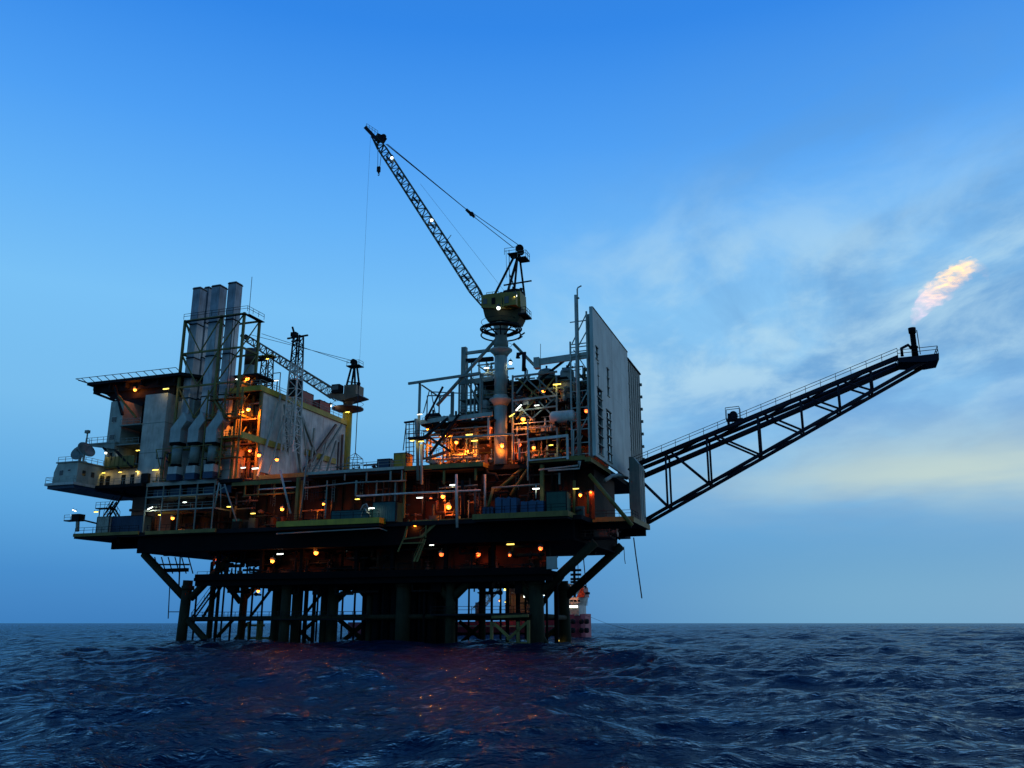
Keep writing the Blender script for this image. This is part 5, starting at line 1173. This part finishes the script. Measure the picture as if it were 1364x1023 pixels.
for px, py in ((764, 828), (773, 828), (780, 828), (764, 840), (773, 840), (780, 840)):
    x, z = sp(px, py); t.part('fender', G().lathe((x, SV + (.9 if px > 770 else -.4), z - .5), [(.3, 0), (.55, .2), (.55, .9), (.3, 1.1)], 10), 'rubber')
t.part('rubbing_strake', G().box(-70, -23, SV - .5, SV - .2, 2.6, 2.9), 'pale')
x0, x1 = sp(742, 815)[0], S(780, 815, SV + 7)[0]
su = t.part('superstructure', G().box(x0, x1, SV + 1.2, SV + 7.5, 5.0, sp(765, 806)[1]).prism([(x0, sp(765, 806)[1] + .01), (x1 - .6, sp(765, 806)[1] + .01), (sp(768, 800)[0], sp(765, 795)[1]), (x0, sp(765, 795)[1])], 'v', SV + 2, SV + 10), 'white')
for px in (754, 758, 762, 766): 
    x, z = sp(px, 808); t.part('window', G().box(x - .25, x + .25, SV + 1.08, SV + 1.17, z - .2, z + .25), EM['W'], su)
t.part('deck_line', G().box(x0, x1, SV + 1.05, SV + 1.19, sp(765, 805.5)[1], sp(765, 804.5)[1]), 'dark', su)
fx0, fx1 = sp(763, 790)[0], sp(774, 790)[0]
t.part('funnel', G().prism([(fx0, sp(768, 795)[1]), (fx1, sp(768, 795)[1]), (fx1 - .3, sp(768, 781)[1]), (fx0 + .9, sp(768, 783)[1])], 'v', SV + 3, SV + 7), 'red'); t.part('funnel_top', G().tube((fx1 - .5, SV + 5, sp(768, 783)[1]), (fx1 - .5, SV + 5, sp(768, 779)[1]), .4).box(fx1 - .2, fx1 + .7, SV + 4, SV + 5, sp(768, 791)[1], sp(768, 788)[1]), 'dark')
t.part('wheelhouse', G().box(sp(738, 775)[0], sp(756, 775)[0], SV + 2, SV + 10, sp(745, 790)[1], sp(745, 777)[1]), 'grey'); 
g = G().tube((sp(757, 770)[0], SV + 5, sp(757, 795)[1]), (sp(757, 770)[0], SV + 5, sp(757, 752)[1]), .3)
for py in (758, 764, 770, 774): g.bar((sp(752, py)[0], SV + 5, sp(755, py)[1]), (sp(766, py)[0], SV + 5, sp(755, py)[1]), .5)
t.part('mast', g, 'dark')
t.part('crane', G().truss(P(634, 814, SV + 4), P(668, 776, SV + 4), 1.6, 1.2, 12, .18, .1), 'grey'); t.part('crane_base', G().tube((sp(630, 812)[0], SV + 4, 3.6), (sp(630, 812)[0], SV + 4, sp(630, 802)[1]), 1., 12), 'rust')
t.part('deck_house', G().box(sp(672, 800)[0], sp(703, 800)[0], SV + 2, SV + 9, 3.7, sp(690, 772)[1]), 'rust'); pipes(t, 14, sp(672, 800)[0], sp(712, 800)[0], SV + .2, SV + 1.8, 4, 12, ['dark', 'rust', 'grey'], seed=55)
t.part('handrail', G().rail([(-45, SV + .3, 3.8), (-24, SV + .3, 4.)], 1.1, 2.), 'grey')
t.part('handrail', G().rail([(x0, SV + 2, sp(765, 806)[1]), (x1, SV + 2, sp(765, 806)[1]), (x1, SV + 9, sp(765, 806)[1])], 1.0, 1.), 'white'); t.part('handrail', G().rail([(x1, SV + 1.5, 5.3), (xr - .8, SV + 2.5, 5.4)], 1.1, .8), 'white')
for px in (748, 753, 758, 763, 768): 
    x, z = sp(px, 800); t.part('window', G().box(x - .3, x + .3, SV + 1.9, SV + 1.99, z - .2, z + .2), 'glass', su)
for px, pz in ((757, 742), (762, 748)): t.part('aerial', G().tube((sp(px, 760)[0], SV + 5, sp(px, 775)[1]), (sp(px, 760)[0], SV + 5, sp(px, pz)[1]), .07), 'dark')
t.part('boot_top', G().add([p for s_ in ((-70, 6.02), (-30, 6.22), (-22, 6.12), (xr - 2.5, 5.22)) for p in ((s_[0], SV + 6 - s_[1] * .965, 1.35), (s_[0], SV + 6 - s_[1] * .93, .5))], [(0, 2, 3, 1), (2, 4, 5, 3), (4, 6, 7, 5)]), 'black')
single('mooring_rope', G().path([(xr - .3, SV + 4, 5.2), (xr + 5, SV + 4, 3.2), (xr + 12, SV + 4, 1.4), (xr + 18, SV + 4, -.2)], .03, 5), 'rope', 'thin mooring rope sagging from the ship bow to the water', 'rope', (xr, SV + 4, 5.2))

# ================================================================ LAMPS
def lamp_meshes():
    d = {}
    case = G().prism([(-.38, .10), (.38, .10), (.26, .55), (-.26, .55)], 'v', -.25, .3).bar((0, .1, .5), (0, .1, .9), .09)
    bulb = G().ball((0, 0, -.04), .34, 10, 6)
    d['flood'] = (mesh_of('housing', case, M['lampcase']), bulb)
    tcase = G().box(-.65, .65, -.1, .16, .09, .2).bar((-.5, .05, .24), (-.5, .05, .5), .06).bar((.5, .05, .24), (.5, .05, .5), .06)
    tube = G().tube((-.6, 0, 0), (.6, 0, 0), .10, 8)
    d['tube'] = (mesh_of('housing', tcase, M['lampcase']), tube)
    return d
LM = lamp_meshes(); LMC = {}; LD = {}
GROUPS = dict(flood='round flood lamps on the platform', tube='fluorescent fittings on the platform')
def power(c, kind, px, py, pw):
    if c in 'WY' and py < 660: pw *= .3
    if py > 760: return pw * .5
    if py > 715: return pw * (.8 if c in 'OR' else .3)                # cellar
    if c in 'OR' and 565 < px < 700 and 555 < py < 612: return pw * 4.   # process bay floods
    if c in 'OR' and 320 < px < 350 and py < 612: return pw * 5.
    if c in 'OR' and 630 < py < 700: return pw * 1.9
    return pw
def lamp(px, py, v, c, kind, label, pw, tilt=0.):
    b = P(px, py, v)
    t = T('flood_lamp' if kind == 'flood' else 'tube_lamp', label, 'lamp', b, GROUPS[kind])
    t.o.rotation_euler = (0, tilt, -AZ)
    q_ = random.Random(int(px * 7 + py)).uniform(.7, 1.25) if kind == 'flood' else random.Random(int(px * 5 + py)).uniform(.6, 1.15)
    t.o.scale = (q_, q_, q_)
    t.link('housing', LM[kind][0])
    nm = 'bulb' if kind == 'flood' else 'tube'
    if (kind, c) not in LMC: LMC[kind, c] = mesh_of(nm, LM[kind][1], EM[c])
    t.link(nm, LMC[kind, c])
    pw = power(c, kind, px, py, pw)
    if pw > 0:
        bare = (px, py) in ((669, 594), (331, 504), (180, 519), (598, 675), (421, 736), (363, 747), (521, 724), (376, 678))
        key = (c, pw, 'POINT' if bare else 'SPOT')
        if key not in LD:
            l = bpy.data.lights.new('lamp_light', key[2]); l.energy = pw; l.color = LC[c]; l.shadow_soft_size = .12; LD[key] = l
            if key[2] == 'SPOT': l.spot_size = math.radians(168); l.spot_blend = .35
        o = t.link('lamp_light', LD[key]); o.location = (0, -.42, -.3)
        if key[2] == 'SPOT': o.rotation_euler = (math.radians(62), 0, 0)      # shade turns the beam in and down
LAMPS = [
 (180, 519, 1.5, 'O', 'flood', 'orange lamp under the front of the helideck', 260), (221, 518, -.6, 'Y', 'tube', 'yellow tube under the helideck above the smooth cream stair tower', 120),
 (168, 572, 2.5, 'Y', 'tube', 'yellow tube over the upper balcony of the accommodation block', 90), (184, 600, 1, 'Y', 'tube', 'yellow tube beside the cream tower on the lower balcony', 120),
 (141, 603, -1., 'W', 'flood', 'brilliant white lamp above the radio cabin roof', 150), (138, 630, .2, 'Y', 'tube', 'yellow tube over the annexe door nearest the radio cabin', 130),
 (160, 629, .2, 'Y', 'tube', 'smaller yellow lamp midway along the annexe wall', 60), (183, 628, .2, 'Y', 'tube', 'yellow tube on the annexe wall nearest the cream tower', 130),
 (207, 626, -.6, 'Y', 'tube', 'yellow lamp low on the cream tower beside the first hooded duct', 60), (99, 680, .4, 'W', 'tube', 'white tube on top of the davit at the far deck tip', 120),
 (128, 682, 1., 'Y', 'tube', 'small yellow lamp under the stair landing below the radio cabin', 50), (200, 677, -.4, 'W', 'tube', 'slanted white tube on the mezzanine below the cream tower', 90),
 (213, 686, 1., 'Y', 'tube', 'yellow lamp lighting machinery under the lower mezzanine', 150), (230, 690, 2., 'O', 'flood', 'orange lamp under the mezzanine next to a yellow one', 120),
 (246, 669, 1., 'W', 'tube', 'white tube between the two mezzanine levels', 60), (305, 675, 1, 'Y', 'tube', 'dim yellow tube at the corner of the mezzanine levels', 60),
 (331, 545, 1.9, 'O', 'flood', 'biggest orange lamp in the open bay beside the white clad wall', 1100), (322, 549, 2.6, 'Y', 'tube', 'yellow tube just beside the biggest orange lamp', 150),
 (330, 504, 5, 'O', 'flood', 'orange lamp at the foot of the round roof flue', 420), (345, 606, 2., 'O', 'flood', 'orange lamp in the lower bay beneath the yellow beam', 160), (324, 623, 1.8, 'W', 'tube', 'upper white tube at the bottom of the orange bay', 60),
 (340, 624, 1.6, 'W', 'tube', 'lower white tube at the bottom of the orange bay', 60), (333, 600, 3, 'R', 'flood', 'red-orange lamp among pipes in the middle of the lower bay', 200),
 (369, 612, 1.2, 'O', 'flood', 'orange lamp at the foot of the white clad wall', 260), (376, 678, 1., 'O', 'flood', 'orange lamp on the lower deck by the slanting pale strut', 300), (337, 684, 1, 'Y', 'tube', 'yellow lamp low on the deck between the mezzanine and the pale strut', 60),
 (431, 671, 2, 'O', 'flood', 'orange lamp on the lower deck behind the long teal tray', 300), (476, 665, .5, 'Y', 'tube', 'yellow tube under the white pipe beside the teal container', 70), (495, 677, -1.3, 'W', 'tube', 'small white lamp at the hose tangle', 30),
 (440, 540, 33, 'W', 'flood', 'dazzling white floodlight on the small crane walkway ring', 500), (463, 549, 34, 'Y', 'tube', 'yellow tube under the small crane walkway ring', 150),
 (437, 560, 33, 'W', 'tube', 'white tube on the far roof edge of the white clad module', 60), (424, 585, 26, 'Y', 'tube', 'small lamp on the rusty strut across the white clad wall', 60),
 (549, 587, -1., 'Y', 'tube', 'yellow lamp under the outer end of the corner landing', 120), (561, 588, -1., 'Y', 'tube', 'yellow lamp under the inner end of the corner landing', 120),
 (559, 552, 0, 'W', 'tube', 'white tube at the foot of the open corner frame', 30), (648, 490, 3, 'W', 'tube', 'bright white tube high beside the crane column', 250), (680, 483, 3., 'W', 'flood', 'white lamp high on the windwall side of the crane column', 120),
 (691, 543, 1., 'W', 'tube', 'steeply tilted white tube on the cross-braced frame', 160), (682, 553, 1., 'Y', 'tube', 'pale tube below the steeply tilted one', 80), (715, 540, 1., 'W', 'tube', 'short white lamp in the middle of the cross-braced frame', 80), (697, 558, 1.4, 'O', 'flood', 'orange lamp under the cross bracing', 220),
 (669, 594, 1., 'O', 'flood', 'orange lamp glowing on the foot of the big crane column', 300), (632, 587, .8, 'Y', 'tube', 'large yellow tube near the crane column among orange pipes', 200), (625, 579, 2, 'Y', 'tube', 'smaller yellow lamp just above the large yellow tube', 80),
 (608, 589, 1, 'O', 'flood', 'small orange lamp in the middle of the orange pipes', 260), (582, 592, 2., 'O', 'flood', 'orange lamp deep among the pipes near the corner column', 380), (594, 580, 4, 'O', 'flood', 'orange lamp high among pipes at the back of the glowing bay', 380), (622, 600, 3., 'O', 'flood', 'low orange lamp among pipes beside the large yellow tube', 260),
 (571, 572, 5, 'O', 'flood', 'orange lamp behind the corner column of the glowing bay', 330), (692, 592, 3, 'R', 'flood', 'red-orange lamp between the crane column and the white frame', 300), (653, 570, 3, 'R', 'flood', 'small red lamp beside the crane column under the vessel', 80),
 (742, 512, 1.2, 'Y', 'tube', 'yellow tube at the upper corner of the cross-braced frame', 140), (724, 520, 3., 'O', 'flood', 'faint orange lamp behind the upper cross bracing', 160), (734, 593, .6, 'Y', 'tube', 'yellow tube inside the white rectangular frame', 160), (711, 596, 2, 'O', 'flood', 'orange lamp inside the white rectangular frame', 60), (781, 547, 3, 'R', 'flood', 'red lamp behind the scaffold tower at the windwall edge', 120),
 (598, 675, 2.4, 'O', 'flood', 'biggest orange lamp on the lower deck below the glowing module', 520), (590, 661, 2., 'O', 'flood', 'orange lamp slightly above the biggest lower-deck one', 200), (574, 664, 5., 'R', 'flood', 'dim red lamp behind the recessed lower deck opening', 180), (559, 663, 1, 'W', 'tube', 'small white tube under the long white pipe', 30),
 (603, 646, 1, 'W', 'tube', 'white tube at the top of the white standpipe', 40), (553, 699, 1., 'O', 'flood', 'orange lamp just under the lower deck at the stair top', 160), (521, 724, 3, 'O', 'flood', 'orange lamp at the foot of the stair below the yellow platform', 260), (575, 726, 2.5, 'W', 'tube', 'white tube under the deck beside the lower stair', 40), (588, 738, 4, 'R', 'flood', 'small red-orange lamp below the white tube by the stair', 60),
 (714, 651, -.6, 'W', 'tube', 'white tube on the post between the two sheeted loads', 40), (767, 651, 1, 'Y', 'tube', 'small yellow lamp under the deck corner beside the green container', 40), (773, 659, 4, 'O', 'flood', 'orange lamp beneath the windwall corner', 220), (787, 655, 7, 'R', 'flood', 'dim red lamp deeper beneath the windwall', 160),
 (680, 725, 3, 'Y', 'tube', 'yellow tube under the deck above the cellar pipes', 60), (637, 738, 6, 'R', 'flood', 'red-orange lamp deep in the cellar pipes', 260), (679, 739, 4, 'R', 'flood', 'small red lamp in the cellar below the yellow tube', 90), (720, 730, 4.5, 'R', 'flood', 'red lamp in the cellar above the notice board', 160),
 (363, 747, 3., 'O', 'flood', 'lowest orange lamp under the deck near the far legs', 330), (373, 738, 4, 'W', 'tube', 'tiny pale tube just above the lowest orange cellar lamp', 20), (421, 736, 3.4, 'O', 'flood', 'orange lamp under the middle of the yellow platform', 260), (463, 732, 4, 'W', 'tube', 'thin white tube under the teal container end of the deck', 30),
 (290, 745, 5, 'R', 'flood', 'dim red lamp in the cellar at the far leg', 180), (344, 787, 19, 'O', 'flood', 'orange lamp below the cellar deck on a leg brace', 160), (664, 410, .2, 'W', 'flood', 'white lamp on the side of the yellow crane house', 10), (686, 394, .2, 'W', 'flood', 'white lamp on top of the yellow crane house', 30),
 (522, 210, 2, 'W', 'flood', 'white lamp near the tip of the tall crane boom', 60), (575, 293, 2, 'W', 'flood', 'white lamp halfway up the tall crane boom', 60), (356, 478, 12, 'Y', 'tube', 'yellow tube on the short dark mast platform', 120), (368, 507, 4.4, 'W', 'tube', 'white tube under the roof shelter near the short mast', 60), (316, 505, 1.6, 'W', 'tube', 'white tube inside the stack tower beside the round flue', 50),
 (673, 785, 54, 'Y', 'flood', 'upper yellow lamp on the ship deckhouse', 200), (666, 800, 54, 'O', 'flood', 'orange lamp by the ship crane boom', 200), (675, 802, 54, 'Y', 'tube', 'yellow tube low on the ship deckhouse', 80), (692, 787, 54, 'W', 'flood', 'white lamp on the ship behind the thickest leg, upper one', 120), (699, 794, 54, 'W', 'flood', 'white lamp on the ship behind the thickest leg, lower one', 120),
 (733, 779, 55, 'W', 'flood', 'white lamp on the ship wheelhouse between the two legs', 120), (755, 779, 55, 'W', 'flood', 'white lamp on the ship just under the diagonal brace', 150), (764, 785, 56.5, 'O', 'flood', 'orange lamp on the ship funnel', 400), (726, 793, 55, 'W', 'tube', 'white tube on the ship between the two legs', 60), (743, 853, 30, 'Y', 'flood', 'yellow lamp just above the water at the ship side', 100),
]
for a in LAMPS:
    tl = {200: -.35, 691: -.75, 682: -.5, 99: .3, 680: 0}.get(a[0], 0.) if a[4] == 'tube' else 0.
    lamp(*a, tilt=tl)

# ================================================================ SKY, SUN, CAMERA
w = bpy.data.worlds.new('World'); scene.world = w; w.use_nodes = True
nt = w.node_tree; N = nt.nodes; L = nt.links; bg = N['Background']
def srgb(r, g, b):
    f = lambda c: (c / 255 / 12.92) if c <= 10 else ((c / 255 + .055) / 1.055) ** 2.4
    return (f(r), f(g), f(b), 1)
tc = N.new('ShaderNodeTexCoord'); sep = N.new('ShaderNodeSeparateXYZ'); L.new(tc.outputs['Generated'], sep.inputs[0])
def wm(op, a, b=None, c=None, clamp=False):
    q = N.new('ShaderNodeMath'); q.operation = op; q.use_clamp = clamp
    for i, z in enumerate((a, b, c)):
        if z is None: continue
        if isinstance(z, (int, float)): q.inputs[i].default_value = z
        else: L.new(z, q.inputs[i])
    return q.outputs[0]
def wmix(fac, a, b):
    q = N.new('ShaderNodeMix'); q.data_type = 'RGBA'
    for i, z in ((0, fac), (6, a), (7, b)):
        if isinstance(z, (int, float, tuple)): q.inputs[i].default_value = z
        else: L.new(z, q.inputs[i])
    return q.outputs[2]
def wrange(v, a, b, c=0., d=1., smooth=True):
    q = N.new('ShaderNodeMapRange'); q.interpolation_type = 'SMOOTHSTEP' if smooth else 'LINEAR'
    L.new(v, q.inputs[0])
    for i, z in ((1, a), (2, b), (3, c), (4, d)): q.inputs[i].default_value = z
    return q.outputs[0]
ramp = N.new('ShaderNodeValToRGB'); L.new(sep.outputs[2], ramp.inputs[0])
stops = [(0., srgb(58, 126, 190)), (.05, srgb(64, 138, 203)), (.12, srgb(90, 165, 223)), (.22, srgb(118, 187, 236)), (.33, srgb(120, 192, 245)), (.42, srgb(98, 176, 246)), (.50, srgb(76, 158, 243)), (.60, srgb(48, 134, 231)), (1., srgb(28, 84, 172))]
cr = ramp.color_ramp
while len(cr.elements) < len(stops): cr.elements.new(.5)
for e, (p, c) in zip(cr.elements, stops): e.position = p; e.color = c
# thin cloud sheet, mapped on a flat layer overhead so it foreshortens to the horizon
den = wm('ADD', sep.outputs[2], .12)
cx_ = wm('DIVIDE', sep.outputs[0], den); cy_ = wm('DIVIDE', sep.outputs[1], den)
cmb = N.new('ShaderNodeCombineXYZ'); L.new(cx_, cmb.inputs[0]); L.new(cy_, cmb.inputs[1])
cm = N.new('ShaderNodeMapping'); cm.inputs['Rotation'].default_value = (0, 0, .5); cm.inputs['Scale'].default_value = (1.15, .75, 1.); cm.inputs['Location'].default_value = (3.1, 1.7, 0); L.new(cmb.outputs[0], cm.inputs[0])
n1 = N.new('ShaderNodeTexNoise'); nset(n1, 'Scale', 1.5); nset(n1, 'Detail', 9.); nset(n1, 'Roughness', .6); nset(n1, 'Distortion', .5); L.new(cm.outputs[0], n1.inputs['Vector'])
n2 = N.new('ShaderNodeTexNoise'); nset(n2, 'Scale', 2.6); nset(n2, 'Detail', 8.); nset(n2, 'Roughness', .58); nset(n2, 'Distortion', .35); L.new(cm.outputs[0], n2.inputs['Vector'])
side = wrange(sep.outputs[0], .02, .36)
elm = wm('MULTIPLY', wrange(sep.outputs[2], .03, .16), wrange(sep.outputs[2], .62, .40))
cl_l = wm('MULTIPLY', wm('MULTIPLY', wrange(n2.outputs[0], .42, .66), wrange(sep.outputs[0], -.06, .20)), wm('MULTIPLY', wrange(sep.outputs[2], .16, .24), wrange(sep.outputs[2], .50, .32)))
cl_d = wm('MULTIPLY', wm('MULTIPLY', wrange(n1.outputs[0], .36, .60), side), elm)
# a low grey-blue bank just above the afterglow
bank = wm('EXPONENT', wm('MULTIPLY', wm('POWER', wm('DIVIDE', wm('SUBTRACT', sep.outputs[2], .215), .028), 2.), -1.))
bank = wm('MULTIPLY', wm('MULTIPLY', bank, wrange(sep.outputs[0], .05, .3)), wrange(n1.outputs[0], .3, .6, .3, 1.))
veil = wm('MULTIPLY', wm('MULTIPLY', wrange(sep.outputs[0], -.12, .34), wrange(sep.outputs[2], .10, .24)), wrange(sep.outputs[2], .52, .30))
col = wmix(wm('MULTIPLY', veil, .42), ramp.outputs[0], srgb(158, 204, 238))
col = wmix(wm('MULTIPLY', cl_d, .72), col, srgb(96, 152, 206))
col = wmix(wm('MULTIPLY', cl_l, .85), col, srgb(178, 216, 238))
col = wmix(wm('MULTIPLY', bank, .7), col, srgb(108, 168, 224))
# yellowish afterglow low on the right
gx = wm('POWER', wm('DIVIDE', wm('SUBTRACT', sep.outputs[0], .46), .26), 2.)
gz = wm('POWER', wm('DIVIDE', wm('SUBTRACT', sep.outputs[2], .146), .042), 2.)
cmb2 = N.new('ShaderNodeCombineXYZ'); L.new(wm('MULTIPLY', sep.outputs[0], 3.2), cmb2.inputs[0]); L.new(wm('MULTIPLY', sep.outputs[2], 15.), cmb2.inputs[1])
n3 = N.new('ShaderNodeTexNoise'); nset(n3, 'Scale', 1.); nset(n3, 'Detail', 6.); nset(n3, 'Roughness', .5); L.new(cmb2.outputs[0], n3.inputs['Vector'])
nb = wrange(n3.outputs[0], .28, .62, .25, 1.)
glow = wm('MULTIPLY', wm('EXPONENT', wm('MULTIPLY', wm('ADD', gx, gz), -1.)), nb, clamp=True)
col = wmix(wm('MULTIPLY', glow, 1.0), col, srgb(188, 210, 208))
hz = wm('MULTIPLY', wrange(sep.outputs[0], -.1, .4), wrange(sep.outputs[2], .15, .02))
col = wmix(wm('MULTIPLY', hz, .9), col, srgb(110, 170, 206))
sky = N.new('ShaderNodeTexSky'); sky.sky_type = 'NISHITA'; sky.sun_disc = False
SUN_EL, SUN_AZ = math.radians(4.), math.radians(58)
sky.sun_elevation = SUN_EL; sky.sun_rotation = SUN_AZ
ns = N.new('ShaderNodeMix'); ns.data_type = 'RGBA'; ns.blend_type = 'ADD'; ns.inputs[0].default_value = .006
L.new(col, ns.inputs[6]); L.new(sky.outputs[0], ns.inputs[7])
# the sky away from the afterglow is dimmer
rear = wrange(sep.outputs[1], .25, -.5, 1., .68)
dm = N.new('ShaderNodeMix'); dm.data_type = 'RGBA'; dm.blend_type = 'MULTIPLY'; dm.inputs[0].default_value = 1.
L.new(ns.outputs[2], dm.inputs[6]); L.new(rear, dm.inputs[7])
L.new(dm.outputs[2], bg.inputs[0]); bg.inputs[1].default_value = 1.0
sl = bpy.data.lights.new('sun', 'SUN'); sl.energy = .10; sl.angle = math.radians(20); sl.color = (1., .86, .68)
so = bpy.data.objects.new('sun', sl); COL.objects.link(so)
d = V3((math.sin(SUN_AZ) * math.cos(SUN_EL), math.cos(SUN_AZ) * math.cos(SUN_EL), math.sin(SUN_EL)))
so.rotation_euler = d.to_track_quat('Z', 'Y').to_euler()

cam = bpy.data.cameras.new('camera'); co = bpy.data.objects.new('camera', cam); COL.objects.link(co)
cam.sensor_width = 36.; cam.lens = F_ / 1364 * 36; cam.clip_end = 60000.; cam.clip_start = .1
co.location = (0, 0, EYE); co.rotation_euler = (math.pi / 2 + TH, 0, 0)
scene.camera = co
scene.view_settings.view_transform = 'Standard'; scene.view_settings.look = 'None'; scene.view_settings.exposure = 0; scene.view_settings.gamma = 1
scene.cycles.use_denoising = True
scene.cycles.max_bounces = 5; scene.cycles.diffuse_bounces = 2; scene.cycles.glossy_bounces = 3; scene.cycles.volume_bounces = 0
scene.cycles.sample_clamp_indirect = 6.
